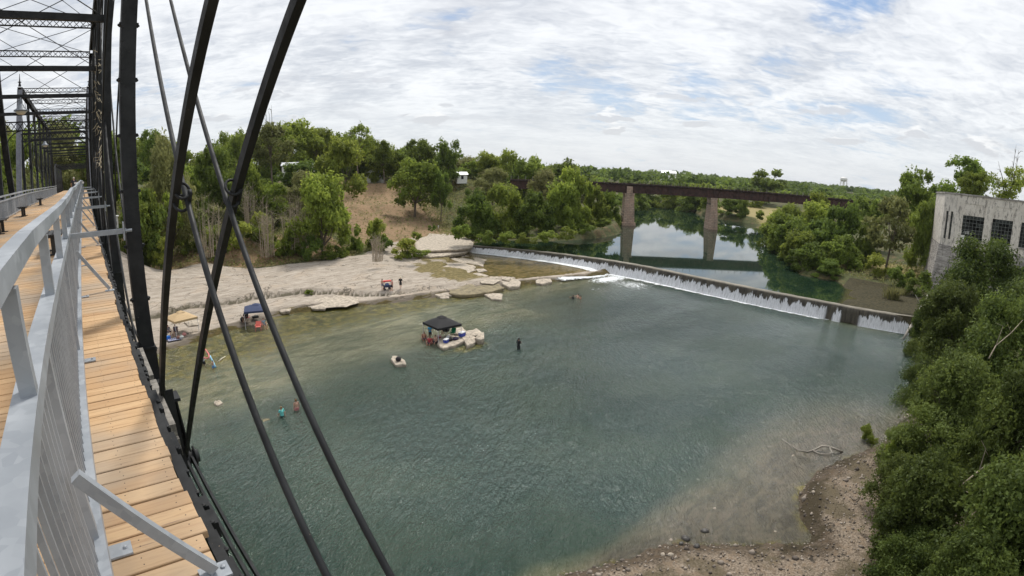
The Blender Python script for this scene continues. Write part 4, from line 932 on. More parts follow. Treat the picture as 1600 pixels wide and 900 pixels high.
vd = lambda az: -R(az)
house(430, 277, 160, 5, 6, 2.2, 1.3, R(-30), 'low house with a brown-grey roof among the trees on the left hillside', 'white', 'greyroof')
house(456, 262, 178, 6, 5, .7, .9, R(-25), 'house with a long white metal roof between the hillside trees', 'white', 'metalroof')
house(480, 263, 190, 5, 5, .7, .9, R(-25), 'second pale-roofed house just below the hilltop trees', 'white', 'metalroof')
house(586, 284, 178, 5.5, 7, 3.2, 2.0, R(60), 'white gabled cottage at the top of the bare slope', 'white', 'metalroof')
house(720, 285, 178, 3.6, 3.2, 2.6, .7, R(-20), 'small white shed with a shallow roof among the trees beside the slope', 'white', 'metalroof', 1)
house(1044, 276, 520, 14, 9, 3.5, 2, R(-50), 'distant white-roofed house in the far woods beyond the railway bridge', 'white', 'metalroof')
def tower():
    r = 1500; p = atr(1318, 289, r); zt = atr(1318, 276.5, r)[2]; zb = p[2]-14; H = zt-zb
    t = empty('water_tower', (p[0], p[1], zb), 0, 'white water tower on thin legs standing on the far horizon', 'water tower')
    m = MB(); rr = 9.5; m.tube([(0, 0, H-12), (0, 0, H-10.5), (0, 0, H-7), (0, 0, H-3.5), (0, 0, H-1), (0, 0, H)], [3.5, rr*.85, rr, rr, rr*.7, .6], 24); m.build('tank', M['white'], t, True)
    for k in range(6):
        a = k*math.pi/3; m = MB(); m.tube([(12*math.cos(a), 12*math.sin(a), 0), (8.4*math.cos(a), 8.4*math.sin(a), H-8)], .7, 6); m.build('leg', M['white'], t)
    m = MB(); m.tube([(0, 0, 0), (0, 0, H-12)], 1., 8); m.build('riser', M['white'], t)
tower()

# ------------------------------------------------------------------ foliage
def leaf_mat(name, dark, light, yellow, trans=.35):
    n = NT(name); t = n.attr('tint'); oi = n.N('ShaderNodeObjectInfo'); rnd = oi.outputs['Random']
    col = n.mix(t, dark, light); col = n.mix(n.ramp(rnd, .0, 1., 0., .55, False), col, n.mix(t, tuple(q*.75 for q in yellow), yellow))
    v = n.math('MULTIPLY', n.math('FRACT', n.math('MULTIPLY', rnd, 7.3)), .45); hs = n.N('ShaderNodeHueSaturation'); n.L(col, hs.inputs['Color']); n.L(n.math('ADD', v, .78), hs.inputs['Value'])
    n.set(Base_Color=hs.outputs[0], Roughness=.62); n.b.inputs['Specular IOR Level'].default_value = .22
    tr = n.N('ShaderNodeBsdfTranslucent'); hs2 = n.N('ShaderNodeHueSaturation'); n.L(hs.outputs[0], hs2.inputs['Color']); hs2.inputs['Value'].default_value = 1.5; hs2.inputs['Hue'].default_value = .485; n.L(hs2.outputs[0], tr.inputs['Color'])
    ms = n.N('ShaderNodeMixShader'); ms.inputs[0].default_value = trans; n.L(n.b.outputs[0], ms.inputs[1]); n.L(tr.outputs[0], ms.inputs[2]); n.L(ms.outputs[0], n.o.inputs[0]); return n.m
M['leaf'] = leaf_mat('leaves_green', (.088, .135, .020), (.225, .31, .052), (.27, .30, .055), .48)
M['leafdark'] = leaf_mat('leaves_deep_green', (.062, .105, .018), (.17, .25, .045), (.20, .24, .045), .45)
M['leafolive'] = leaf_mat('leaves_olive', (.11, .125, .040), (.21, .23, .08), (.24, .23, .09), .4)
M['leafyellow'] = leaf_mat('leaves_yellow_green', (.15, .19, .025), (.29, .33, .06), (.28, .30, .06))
M['twig'] = plain('bare_twigs', (.36, .30, .225), .95, 0, .3, 3)
def leaves(cent, out, tint, per, spread_, size, r, flat=.35):
    """cent n x 3 clump centres, out n x 3 outward directions; rhombic leaves"""
    n = len(cent)*per; o = np.repeat(out, per, 0); sd_ = out+r.normal(0, .6, out.shape); sd_ /= np.linalg.norm(sd_, axis=1, keepdims=True); sd_ = np.repeat(sd_, per, 0); c = np.repeat(cent, per, 0)+r.normal(0, .55, (n, 3))*spread_+sd_*(r.uniform(-.6, 2.6, (n, 1)))*spread_; c[:, 2] -= (r.random(n)*spread_*.5)
    nr = o*.8+r.normal(0, .75, (n, 3))+np.array([0, 0, flat]); nr /= np.linalg.norm(nr, axis=1, keepdims=True)
    a = np.cross(nr, r.normal(0, 1, (n, 3))); a /= np.linalg.norm(a, axis=1, keepdims=True)+1e-9; b = np.cross(nr, a)
    sz = size*r.uniform(.6, 1.35, (n, 1)); a = a*sz; b = b*sz*.52
    V = np.stack([c-a, c+b-nr*sz*.12, c+a, c-b-nr*sz*.12], 1).reshape(-1, 3); F = np.arange(4*n).reshape(n, 4)
    T = np.clip(np.repeat(np.repeat(tint, per)+r.normal(0, .16, n), 4), 0, 1)
    return V, F, T
def lobes(r, k, shape):
    """unit crown: width 2 (radius 1), height 0..1"""
    L = []
    for i in range(k):
        for _ in range(40):
            a = r.uniform(0, 6.283); q = math.sqrt(r.uniform(0, 1)); h = r.uniform(.12, .95)
            if shape == 'round': lim = math.sqrt(max(0, 1-((h-.45)/.62)**2))
            elif shape == 'tall': lim = .85*math.sqrt(max(0, 1-((h-.42)/.66)**2))
            elif shape == 'cone': lim = 1.05*(1-h)**.8+.08
            elif shape == 'skirt': lim = 1.0*math.sqrt(max(0, 1-(h/1.02)**2.4))
            else: lim = math.sqrt(max(0, 1-((h-.62)/.42)**2))
            if lim > .15: break
        rad = (r.uniform(.13, .36) if i % 3 else r.uniform(.10, .2))*(.75 if shape == 'cone' else 1)
        q = q*max(0, lim-rad*(.12 if i % 3 else -.2))
        L.append((q*math.cos(a), q*math.sin(a), h, rad, rad*r.uniform(.38, .6)))
    return L
def crown_mesh(name, seed, k, clumps, per, leaf, hw, mat, shape='round', spr=.05, skew=.0, fill=.25, gap=.75):
    """hw: intended crown half width in metres, so that leaf size is real; leaf and spread in metres"""
    r = np.random.default_rng(seed); L = lobes(r, k, shape); hgt = 1.0; CE = []; OU = []; TI = []
    for (x, y, z, ra, rz) in L:
        d = r.normal(0, 1, (clumps, 3)); d[:, 2] = np.where(d[:, 2] < -.2, d[:, 2]*.45, d[:, 2]); d /= np.linalg.norm(d, axis=1, keepdims=True)
        rad = np.where(r.random(clumps) < fill, r.uniform(.2, .8, clumps), r.uniform(.82, 1.08, clumps))
        keep = r.random(clumps) < gap+.25*r.random()
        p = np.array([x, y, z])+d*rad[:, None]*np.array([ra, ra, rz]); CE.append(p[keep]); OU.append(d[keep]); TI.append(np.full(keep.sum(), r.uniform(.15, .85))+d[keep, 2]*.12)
    CE = np.concatenate(CE); OU = np.concatenate(OU); TI = np.concatenate(TI)
    # make in metre proportions (radius hw, height 2*hw*?) then normalise
    S = np.array([hw, hw, hw*1.7]); V, F, T = leaves(CE*S, OU, TI, per, spr*hw, leaf, r)
    V = V/S
    return mesh_np(name, V, F, M[mat], False, dict(tint=T)), L
def trunk_mesh(name, L, seed, mat, hw, r0=.28, nb=7, low=-.6, twigs=0):
    """limbs from the ground (z=-1 in trunk units means full trunk length below the crown) into the lobes; unit space as the crown"""
    r = random.Random(seed); m = MB(); S = (hw, hw, hw*1.7); f = Vector((r.uniform(-.08, .08), r.uniform(-.08, .08), .12))
    base = Vector((r.uniform(-.1, .1), r.uniform(-.1, .1), low))
    P = lambda v: Vector((v[0]*S[0], v[1]*S[1], v[2]*S[2]))
    mid = base.lerp(f, .5)+Vector((r.uniform(-.05, .05), r.uniform(-.05, .05), 0))
    m.tube([P(base), P(base.lerp(mid, .1)), P(mid), P(f)], [r0*1.5, r0*1.05, r0*.85, r0*.7], 8)
    for (x, y, z, ra, rz) in sorted(L, key=lambda q: -q[3])[:nb]:
        e = Vector((x, y, z)); q = f.lerp(e, .5)+Vector((r.uniform(-.08, .08), r.uniform(-.08, .08), -.06))
        e = Vector((x*.85, y*.85, z*.82)); m.tube([P(f-Vector((0, 0, .03))), P(q), P(e)], [r0*.55, r0*.32, r0*.07], 6)
        for k in range(4+twigs):
            s = q.lerp(e, r.random()); d = Vector((r.uniform(-1, 1), r.uniform(-1, 1), r.uniform(-.2, 1))).normalized()*ra*.75; d.z *= .35
            m.tube([P(s), P(s+d*.5+Vector((0, 0, .02))), P(s+d)], [r0*.16, r0*.09, r0*.02], 4)
    me = m.mesh(name, M[mat]); a = np.zeros(len(me.vertices)*3, np.float32); me.vertices.foreach_get('co', a); a = a.reshape(-1, 3)/np.array(S, np.float32); me.vertices.foreach_set('co', a.ravel()); me.update(); return me
KIT = {}
def kit(key, n, **k):
    KIT[key] = []
    for i in range(n):
        me, L = crown_mesh('crown', hash_(key)+i, **k); KIT[key].append((me, trunk_mesh('trunk', L, i, 'bark', k['hw'], k['hw']*.055)))
def hash_(s_): return sum(ord(c)*(i+3) for i, c in enumerate(s_))
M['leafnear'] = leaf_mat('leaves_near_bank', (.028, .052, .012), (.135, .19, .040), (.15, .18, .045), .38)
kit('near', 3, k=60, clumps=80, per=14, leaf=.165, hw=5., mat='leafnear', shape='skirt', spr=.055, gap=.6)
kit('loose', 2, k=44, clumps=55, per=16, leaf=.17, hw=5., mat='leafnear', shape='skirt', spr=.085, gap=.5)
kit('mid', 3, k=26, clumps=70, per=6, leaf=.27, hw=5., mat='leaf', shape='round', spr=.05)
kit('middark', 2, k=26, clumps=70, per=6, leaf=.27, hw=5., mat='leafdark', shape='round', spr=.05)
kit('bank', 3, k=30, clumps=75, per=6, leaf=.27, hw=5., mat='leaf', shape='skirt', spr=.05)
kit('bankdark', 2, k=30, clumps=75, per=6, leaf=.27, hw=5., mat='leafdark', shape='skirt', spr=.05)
kit('willow', 2, k=34, clumps=90, per=6, leaf=.20, hw=5., mat='leafolive', shape='skirt', spr=.05, gap=.6)
kit('tall', 2, k=26, clumps=60, per=6, leaf=.3, hw=5., mat='leaf', shape='tall', spr=.05)
kit('pine', 1, k=30, clumps=50, per=6, leaf=.24, hw=4., mat='leafolive', shape='round', spr=.04, gap=.45)
kit('open', 2, k=20, clumps=60, per=6, leaf=.25, hw=5., mat='leaf', shape='flat', spr=.055, gap=.55)
kit('far', 3, k=14, clumps=36, per=5, leaf=.55, hw=5., mat='leafdark', shape='round', spr=.08)
kit('farlight', 2, k=14, clumps=36, per=5, leaf=.55, hw=5., mat='leaf', shape='round', spr=.08)
kit('bush', 2, k=12, clumps=50, per=6, leaf=.16, hw=1.8, mat='leaf', shape='skirt', spr=.07)
kit('bushyellow', 1, k=12, clumps=50, per=6, leaf=.16, hw=1.8, mat='leafyellow', shape='skirt', spr=.07)
kit('bushdark', 1, k=12, clumps=50, per=6, leaf=.17, hw=1.8, mat='leafdark', shape='skirt', spr=.07)
kit('bushnear', 1, k=14, clumps=90, per=9, leaf=.085, hw=1.8, mat='leaf', shape='skirt', spr=.06)
def tree(kind, box, r, label, group=None, name='tree', cat='tree', trunk=True, ground=None, var=None, bark=None):
    """box: silhouette in the photograph (pixels), r: horizontal distance in metres"""
    x0, y0, x1, y1 = box; cx = (x0+x1)/2
    if kind.startswith('bush') and y1 < 880:
        q = hit(cx, y1-1, 20, 260)
        if q is not None and abs(math.hypot(q[0], q[1])-r) < 14: r = math.hypot(q[0], q[1])
    ptop = atr(cx, y0, r); pbot = atr(cx, y1, r); a = atr(x0, (y0+y1)/2, r); b = atr(x1, (y0+y1)/2, r)
    hw = np.linalg.norm(a-b)/2; mid = atr(cx, (y0+y1)/2, r); g = gz(mid[0], mid[1]) if ground is None else ground
    zt = ptop[2]; zb = pbot[2]; 
    if zb < g: zb = g-.1
    if zt-zb < 1.: zb = zt-1.
    return plant(kind, mid[0], mid[1], zb, zt-zb, hw, g, label, group, name, cat, trunk and zb-g > .6, var, bark)
_cnt = [0]
def plant(kind, x, y, zb, h, hw, g, label, group=None, name='tree', cat='tree', trunk=True, var=None, bark=None):
    _cnt[0] += 1; ks = KIT[kind]; cme, tme = ks[(_cnt[0] if var is None else var) % len(ks)]
    t = empty(name, (x, y, min(g, zb)), 0, label, cat, group)
    c = link('crown', cme, t, (0, 0, zb-min(g, zb))); rz = random.uniform(0, 6.28); c.rotation_euler = (0, 0, rz); c.scale = (hw, hw, h)
    if trunk:
        o = link('trunk', tme, t, (0, 0, zb-min(g, zb))); o.rotation_euler = (0, 0, rz); drop = (zb-g+.2); s = drop/.6
        # the trunk mesh reaches .6 of its unit height below the crown; stretch it so that it meets the ground
        o.scale = (hw, hw, max(h, s))
    return t

# left hillside, from the footbridge towards the bare slope
HL = [
 ('willow',(128,228,168,330),120,'pale green tree filling the gap between the crowded iron posts'),
 ('mid',(166,212,212,330),128,'bright tree just beside the thick riveted post'),
 ('bankdark',(186,300,262,425),100,'dark low tree on the bank below the thick riveted post'),
 ('middark',(214,203,262,262),165,'rounded dark treetop on the skyline right of the riveted post'),
 ('willow',(214,225,300,400),108,'feathery olive tree standing tall behind the first pair of diagonals'),
 ('mid',(268,262,330,345),140,'mid green tree between the two crossing diagonals'),
 ('middark',(330,208,392,285),170,'dark domed tree on the skyline behind the crossing bars'),
 ('bankdark',(300,232,372,335),128,'deep green tree behind the left diagonal crossing'),
 ('bank',(360,255,412,340),118,'leafy tree just behind the right diagonal crossing'),
 ('bankdark',(428,255,508,304),150,'leafy tree hiding the walls of the two pale-roofed houses'),
 ('pine',(390,196,458,262),140,'thin olive-grey tree with sparse crown left of the broad green ones'),
 ('mid',(428,188,500,256),196,'highest broad green tree crown on the hill skyline'),
 ('mid',(474,198,534,258),198,'broad green crown second highest on the skyline'),
 ('bank',(494,222,570,308),136,'big bright green tree at the upper edge of the bare slope'),
 ('open',(536,198,582,250),185,'airy treetop on the skyline above the bright green tree'),
 ('middark',(578,220,622,262),195,'small dark tree on the skyline above the white gabled cottage'),
 ('willow',(440,272,512,330),138,'greyish green tree in the middle of the hillside thicket'),
 ('bank',(450,276,548,396),104,'large willow-like tree leaning over the foot of the bare slope'),
 ('bank',(400,288,452,340),118,'small leafy tree between the bare grey shrubs'),
 ('middark',(398,280,430,318),128,'narrow dark tree below the brown-roofed house'),
 ('mid',(608,250,690,324),152,'spreading oak standing alone on the bare slope'),
 ('middark',(626,218,682,268),195,'rough-topped dark tree behind the spreading oak'),
 ('middark',(676,221,728,282),188,'round dark dome-shaped tree on the skyline'),
 ('bankdark',(672,270,706,326),148,'small dark tree with a thin straight trunk on the bare slope'),
 ('middark',(718,296,756,340),142,'dark tree between the shed and the riverside grove'),
 ('far',(566,226,604,252),235,'tree peeking out behind the white gabled cottage'),
 ('mid',(736,238,786,300),205,'green tree right of the white shed'),
 ('tall',(772,234,812,292),200,'upright tree with a ragged top above the riverside grove'),
 ('willow',(742,266,800,312),150,'pale olive tree behind the left end of the riverside grove'),
 ('mid',(804,246,862,304),185,'mid green tree on the skyline above the weir end'),
 ('willow',(826,268,882,320),150,'greyish tree in front of the hidden end of the railway girder'),
 ('far',(850,256,902,296),230,'low distant tree above the hidden end of the railway girder'),
]
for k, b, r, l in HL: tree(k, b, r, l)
# grove on the bank of the pool beyond the weir
GV = [
 ('bankdark',(712,306,776,372),112,'dark tree overhanging the left end of the weir'),
 ('bank',(756,290,824,370),116,'wide tree second from the left end of the weir'),
 ('bankdark',(806,302,868,372),114,'dark bushy tree in the middle of the riverside grove'),
 ('bank',(846,288,910,370),118,'broad green tree right of the middle of the riverside grove'),
 ('tall',(868,268,928,362),124,'tallest bright tree of the grove, in front of the rusty girder'),
 ('tall',(908,290,952,356),134,'light green tree at the tip of the grove'),
 ('bank',(936,302,970,352),138,'small yellow-green tree beside the broad stone pier'),
]
for k, b, r, l in GV: tree(k, b, r, l, trunk=False)
ORD = ('first second third fourth fifth sixth seventh eighth ninth tenth eleventh twelfth thirteenth fourteenth fifteenth sixteenth').split()
BU = [((704,350,736,374),101),((742,360,772,380),103),((776,362,806,381),103),((808,364,838,381),103),((838,360,870,379),105),((872,354,902,374),109),((900,350,930,366),116),((930,342,962,356),130)]
for i, (b, r) in enumerate(BU): tree('bush' if r % 2 else 'bushdark', b, r, 'low bush at the foot of the riverside grove, %s from the weir end' % ORD[i], 'bushes at the foot of the riverside grove', 'bush', 'bush', False)
# brush at the foot of the hill
BR = [('bushyellow',(345,345,392,392),100),('bushyellow',(386,330,420,372),104),('bush',(318,352,352,398),98),('bush',(404,352,440,392),99),('bush',(436,358,470,406),96),('bushdark',(470,368,506,408),94),('bush',(488,340,520,372),104),
      ('bush',(512,372,542,404),94),('bushdark',(300,330,330,370),104),('bush',(280,360,312,400),98),('bush',(415,375,450,405),95),('bushdark',(360,300,396,345),110),('bush',(250,300,288,360),104),('bushyellow',(238,370,270,410),96),('bush',(330,398,352,412),93),('bush',(540,352,566,396),98)]
BRL = ['yellow-green bush below the left pair of pale bare shrubs', 'yellow-green bush above the tan leafless shrub', 'green bush just behind the right diagonal bar on the slope', 'green bush under the pale bare forked shrub', 'green bush at the rock edge left of the willow-like tree', 'dark bush hugging the foot of the willow-like tree', 'light bush squeezed between willow-like tree and tan shrub', 'last bush of the thicket before the round corner bush', 'dark bush between the crossing diagonals high on the bank', 'green bush between the crossing diagonals near the rock', 'small green bush touching the rock below the forked shrub', 'dark bush right behind the diagonal crossing', 'tall green bush just right of the left diagonal bar', 'yellow-green bush lowest beside the left diagonal bar', 'tiny bush at the rock edge seen between bar and rod', 'small bush closing the thicket at the slope corner']
for (k, b, r), l_ in zip(BR, BRL): tree(k, b, r, l_, 'bushes in the hillside thicket', 'bush', 'bush', False)
tree('bush', (568,340,608,392), 99, 'round green bush standing at the corner of the bare slope', None, 'bush', 'bush', False)
tree('bushdark', (588,372,618,396), 96, 'low dark bush beside the round one at the slope corner', None, 'bush', 'bush', False)
tree('bushyellow', (612,372,652,404), 91, 'yellow-green weedy bush growing on the rock shelf', None, 'bush', 'bush', False)
tree('bush', (632,384,668,404), 90, 'flat green weed clump beside the pale rock slab', None, 'bush', 'bush', False)
tree('bush', (642,362,660,376), 97, 'small green shrub at the top of the pale rock slab', None, 'bush', 'bush', False)
tree('bushdark', (668,352,682,361), 103, 'tiny dark shrub near the white post on the slope', None, 'bush', 'bush', False)
tree('bush', (474,452,492,462), 75, 'small grass tuft on the crack of the bare rock', None, 'bush', 'bush', False)
for b, r, l_ in (((262,318,300,362),112,'round green bush just right of the left diagonal crossing'), ((306,350,340,388),102,'green bush low between the two diagonals, above the rock'), ((352,320,384,352),112,'light green bush tucked under the right diagonal crossing'), ((384,352,412,384),101,'light green bush beneath the yellow-green one in the thicket'), ((424,330,452,360),108,'green bush on the slope behind the tan leafless shrub'), ((212,380,246,412),99,'bush at the rock edge beside the thick riveted post'), ((448,372,478,400),97,'green bush directly left of the willow-like tree foot'), ((500,392,530,408),94,'low bush on the rock edge right of the willow-like tree'), ((330,372,356,400),100,'bush low on the bank just left of the thick diagonal')):
    tree('bush', b, r, l_, 'bushes in the hillside thicket', 'bush', 'bush', False)
# bare twiggy shrubs
def twigs(box, r, label, n=70, name='bare_shrub', mat='twig', leaves_=0.):
    x0, y0, x1, y1 = box; cx = (x0+x1)/2; top = atr(cx, y0, r); g_ = atr(cx, y1, r); hw = np.linalg.norm(atr(x0, y1, r)-atr(x1, y1, r))/2; g = gz(top[0], top[1]); zb = min(g_[2], g+1.5) if g_[2] > g else g; h = top[2]-zb; rr = random.Random(int(x0)); m = MB()
    for k in range(n):
        a = rr.uniform(0, 6.28); q = math.sqrt(rr.random()); e = Vector((q*hw*math.cos(a), q*hw*math.sin(a), h*rr.uniform(.55, 1)*(1-.35*q*q))); s = Vector((q*hw*math.cos(a)*.72+rr.uniform(-.15, .15)*hw, q*hw*math.sin(a)*.72+rr.uniform(-.15, .15)*hw, -.3)); c = s.lerp(e, .5)+Vector((0, 0, h*.12))
        c += Vector((rr.uniform(-.12, .12)*hw, rr.uniform(-.12, .12)*hw, 0)); m.tube([s, c, e], [.045, .028, .010], 4)
        for j in range(7):
            p = s.lerp(c, rr.random()) if j < 3 else c.lerp(e, rr.random()); d = Vector((rr.uniform(-1, 1), rr.uniform(-1, 1), rr.uniform(-.1, .9)))*h*.16; m.tube([p, p+d*.5, p+d+Vector((0, 0, h*.03))], [.018, .012, .005], 3)
    me = m.mesh(name, M[mat]); return tag(link(name, me, None, (top[0], top[1], zb)), label, 'shrub')
twigs((296,292,345,385), 101, 'tangle of bare grey-brown stems between the crossing diagonals', 26)
twigs((398,300,428,372), 101, 'pale bare forked shrub just right of the thick diagonal bar', 30)
twigs((432,296,486,362), 104, 'dense tan leafless shrub left of the large willow-like tree', 55)
twigs((376,276,402,330), 112, 'thin grey leafless shrub above the right diagonal crossing', 30)
twigs((578,356,600,404), 93, 'grey brushwood piled against the bush at the slope corner', 32)
# right bank beyond the weir
RB = [
 ('bank',(1208,322,1262,386),150,'round green tree at the pool edge where the bank begins, beside the girder end'),
 ('bank',(1236,318,1306,400),140,'broad bright tree leaning over the pool on the far bank'),
 ('bankdark',(1284,322,1352,412),126,'dark wide tree overhanging the dark green end of the pool'),
 ('tall',(1256,304,1300,350),150,'light-topped tree behind the end of the rusty girder'),
 ('middark',(1326,310,1392,366),150,'dark tree behind the slender twin-trunked one'),
 ('pine',(1354,310,1432,398),118,'slender twin-trunked tree with an olive crown near the power house'),
 ('bankdark',(1336,352,1380,420),121,'dense dark tree under the slender twin-trunked one'),
 ('middark',(1396,268,1480,350),140,'big dark tree left of the power house roof'),
 ('middark',(1474,248,1560,318),135,'tallest dark tree rising directly behind the power house'),
 ('mid',(1500,270,1548,312),124,'yellow-green tree just above the power house roof'),
 ('open',(1546,262,1612,322),150,'thin treetop against the sky above the end of the power house roof'),
 ('bankdark',(1412,318,1476,448),124,'dark ivy-covered tree pressed against the power house corner'),
 ('middark',(1428,290,1500,380),150,'deep green tree behind the power house corner'),
]
for k, b, r, l in RB: tree(k, b, r, l, trunk=k in ('pine', 'open'))
tree('bushyellow', (1350,396,1392,434), 104, 'yellow-green bush at the foot of the slender tree', None, 'bush', 'bush', False)
tree('bushdark', (1380,418,1420,452), 101, 'dark low bush on the mud bank, left one', None, 'bush', 'bush', False)
tree('bushdark', (1410,424,1458,462), 100, 'dark low bush on the mud bank, beside the power house foot', None, 'bush', 'bush', False)
# big trees on the near right bank
NR = [
 ('loose',(1470,380,1610,520),66,'tree with a pale leafy top in front of the power house windows'),
 ('near',(1428,448,1540,566),58,'tree on the near bank whose branches reach over the end of the weir'),
 ('loose',(1500,470,1660,640),46,'large tree at the picture edge, below the power house'),
 ('near',(1440,560,1560,700),44,'dark tree shading the far bend of the near shore'),
 ('near',(1516,580,1680,780),33,'biggest near tree, at the picture edge halfway down'),
 ('loose',(1384,640,1520,782),37,'tree above the gravel point with a light crown'),
 ('near',(1366,720,1520,900),28,'tree whose twigs hang over the pale gravel point'),
 ('near',(1470,730,1700,960),24,'nearest dark tree in the bottom corner'),
]
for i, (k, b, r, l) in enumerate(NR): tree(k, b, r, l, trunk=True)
tree('bushnear', (1336,664,1372,700), 41, 'small green bush at the water edge of the near shore', None, 'bush', 'bush', False)
tree('bushnear', (1374,690,1410,740), 37, 'light green bush between the shore and the tree above the gravel point', None, 'bush', 'bush', False)
tree('bushnear', (1250,866,1330,920), 26, 'green weeds at the bottom edge beside the gravel', None, 'bush', 'bush', False)
tree('bushnear', (1120,888,1180,930), 24, 'low green weeds at the bottom edge of the sandy shore', None, 'bush', 'bush', False)
# far bank, seen under and beyond the railway bridge
FB = [('bankdark',(986,294,1034,324),285),('bank',(1022,296,1066,328),275),('bankdark',(1056,298,1104,334),262),('bank',(1092,302,1124,338),245),('bankdark',(1122,310,1170,344),228)]
for k, b, r in FB: tree(k, b, r, 'riverside tree on the far bank beyond the railway bridge', 'trees on the far bank beyond the railway bridge', trunk=False)
tree('middark', (1150,312,1170,342), 215, 'small rounded dark bush standing at the far waterline in the meadow', None, 'bush', 'bush', False)
tree('bush', (1178,328,1196,344), 205, 'small dark bush in the dry meadow', None, 'bush', 'bush', False)
tree('far', (1166,266,1224,302), 330, 'single larger dark tree standing above the far skyline', None)
# reeds by the mud flat
def reeds(px, py, n, h, label, mat='leafolive'):
    p = atz(px, py, ZU+.1); rr = random.Random(px); V = []; F = []
    for k in range(n):
        a = rr.uniform(0, 6.28); b = Vector((rr.gauss(0, .5), rr.gauss(0, .5), 0)); d = Vector((math.cos(a)*h*rr.uniform(.2, .8), math.sin(a)*h*rr.uniform(.2, .8), h*rr.uniform(.5, 1))); s = Vector((-math.sin(a), math.cos(a), 0))*.045
        i = len(V); m1 = b+d*.55+Vector((0, 0, h*.12)); V += [b-s, b+s, m1+s, m1-s, b+d+s*.2, b+d-s*.2]; F += [(i, i+1, i+2, i+3), (i+3, i+2, i+4, i+5)]
    tag(link('reed_clump', mesh_np('reed_clump', [tuple(v) for v in V], F, M[mat], False, dict(tint=[rr.random() for _ in V])), None, tuple(p)), label, 'reeds')
reeds(1394, 468, 260, 2.4, 'feathery grey-green reed clump leaning over the mud behind the weir')
reeds(1412, 462, 120, 1.5, 'smaller reed clump beside the leaning one on the mud')
# woods filling the plateau up to a few hundred metres
r_ = random.Random(21); spots = []
def free(x, y):
    return float(poly_sd(np.array([[x]]), np.array([[y]]), UPPER)[0, 0]) < -7 and float(poly_sd(np.array([[x]]), np.array([[y]]), LOWER)[0, 0]) < -8
WOOD = []
tries = 0
while len(WOOD) < 175 and tries < 9000:
    tries += 1; az = r_.uniform(-9, 88); rr_ = r_.uniform(175, 430); x = rr_*math.sin(R(az)); y = rr_*math.cos(R(az))
    if not free(x, y): continue
    if 26 < az < 38 and rr_ < 205: continue
    if 66 < az < 76 and 195 < rr_ < 290: continue
    t_ = ((x-Q1[0])*QD.x+(y-Q1[1])*QD.y); dd = abs((x-Q1[0])*QN.x+(y-Q1[1])*QN.y)
    if dd < 9: continue
    if 49 < az and rr_ < 200: continue
    if any((x-a)**2+(y-b)**2 < 60 for a, b in WOOD): continue
    WOOD.append((x, y))
for x, y in WOOD:
    g = gz(x, y); rad = math.hypot(x, y); h = r_.uniform(7, 11.5); hw = r_.uniform(4.0, 6.2); az = math.degrees(math.atan2(x, y))
    top = EYE+rad*(.030 if az < 30 else .012 if az < 45 else -.012); h = min(h, max(4.5, top-g))
    plant(r_.choice(('far', 'far', 'farlight', 'far')), x, y, g-.3, h, hw, g, 'tree in the continuous woods behind the river valley', 'trees of the woods behind the river valley', trunk=False)
# trees over the far end of the footbridge
for i, (x, y, h, hw, l) in enumerate(((-9, 96, 12, 5, 'tree left of the walkway behind the far railing'), (-14, 118, 15, 7, 'taller tree behind the lamps, left of the walkway'), (-5, 128, 15, 7, 'tree closing the view at the end of the walkway'), (4, 120, 14, 6, 'bright tree right at the end of the walkway'), (-20, 80, 13, 6, 'tree at the picture edge behind the far railing'), (-7, 150, 20, 9, 'highest tree over the end of the walkway'), (-22, 140, 19, 9, 'tree behind the left row of iron posts'), (9, 100, 14, 4.5, 'tree squeezed between the end of the walkway and the crowded posts'))):
    g = gz(x, y); plant('bank' if i % 2 else 'willow', x, y, g-.2, h, hw, g, l, trunk=False)
# far-off wood, one mass
def far_wood():
    rr = np.random.default_rng(5); n = 2600; az = rr.uniform(R(-12), R(100), n); rad = 420*np.exp(rr.uniform(0, 1, n)*math.log(9)); x = rad*np.sin(az); y = rad*np.cos(az); g = ground_z(x[:, None], y[:, None])[:, 0]
    VV = []; FF = []; TT = []; base = 0
    hw = rr.uniform(5, 9, n)*np.clip(rad/700, 1, 2.2); h = rr.uniform(8, 13, n)
    for i in range(n):
        k = 60 if rad[i] < 1200 else 36; d = rr.normal(0, 1, (k, 3)); d[:, 2] = abs(d[:, 2]); d /= np.linalg.norm(d, axis=1, keepdims=True)
        c = np.array([x[i], y[i], g[i]+h[i]*.35])+d*np.array([hw[i], hw[i], h[i]*.65])*rr.uniform(.7, 1.05, (k, 1)); V, F, T = leaves(c, d, np.full(k, rr.uniform(.1, .8)), 1, .3, hw[i]*.30, rr); VV.append(V); FF.append(F+base); TT.append(T); base += len(V)
    tag(link('far_wood', mesh_np('far_wood', np.concatenate(VV), np.concatenate(FF), M['leafdark'], False, dict(tint=np.concatenate(TT)))), kind='stuff')
far_wood()
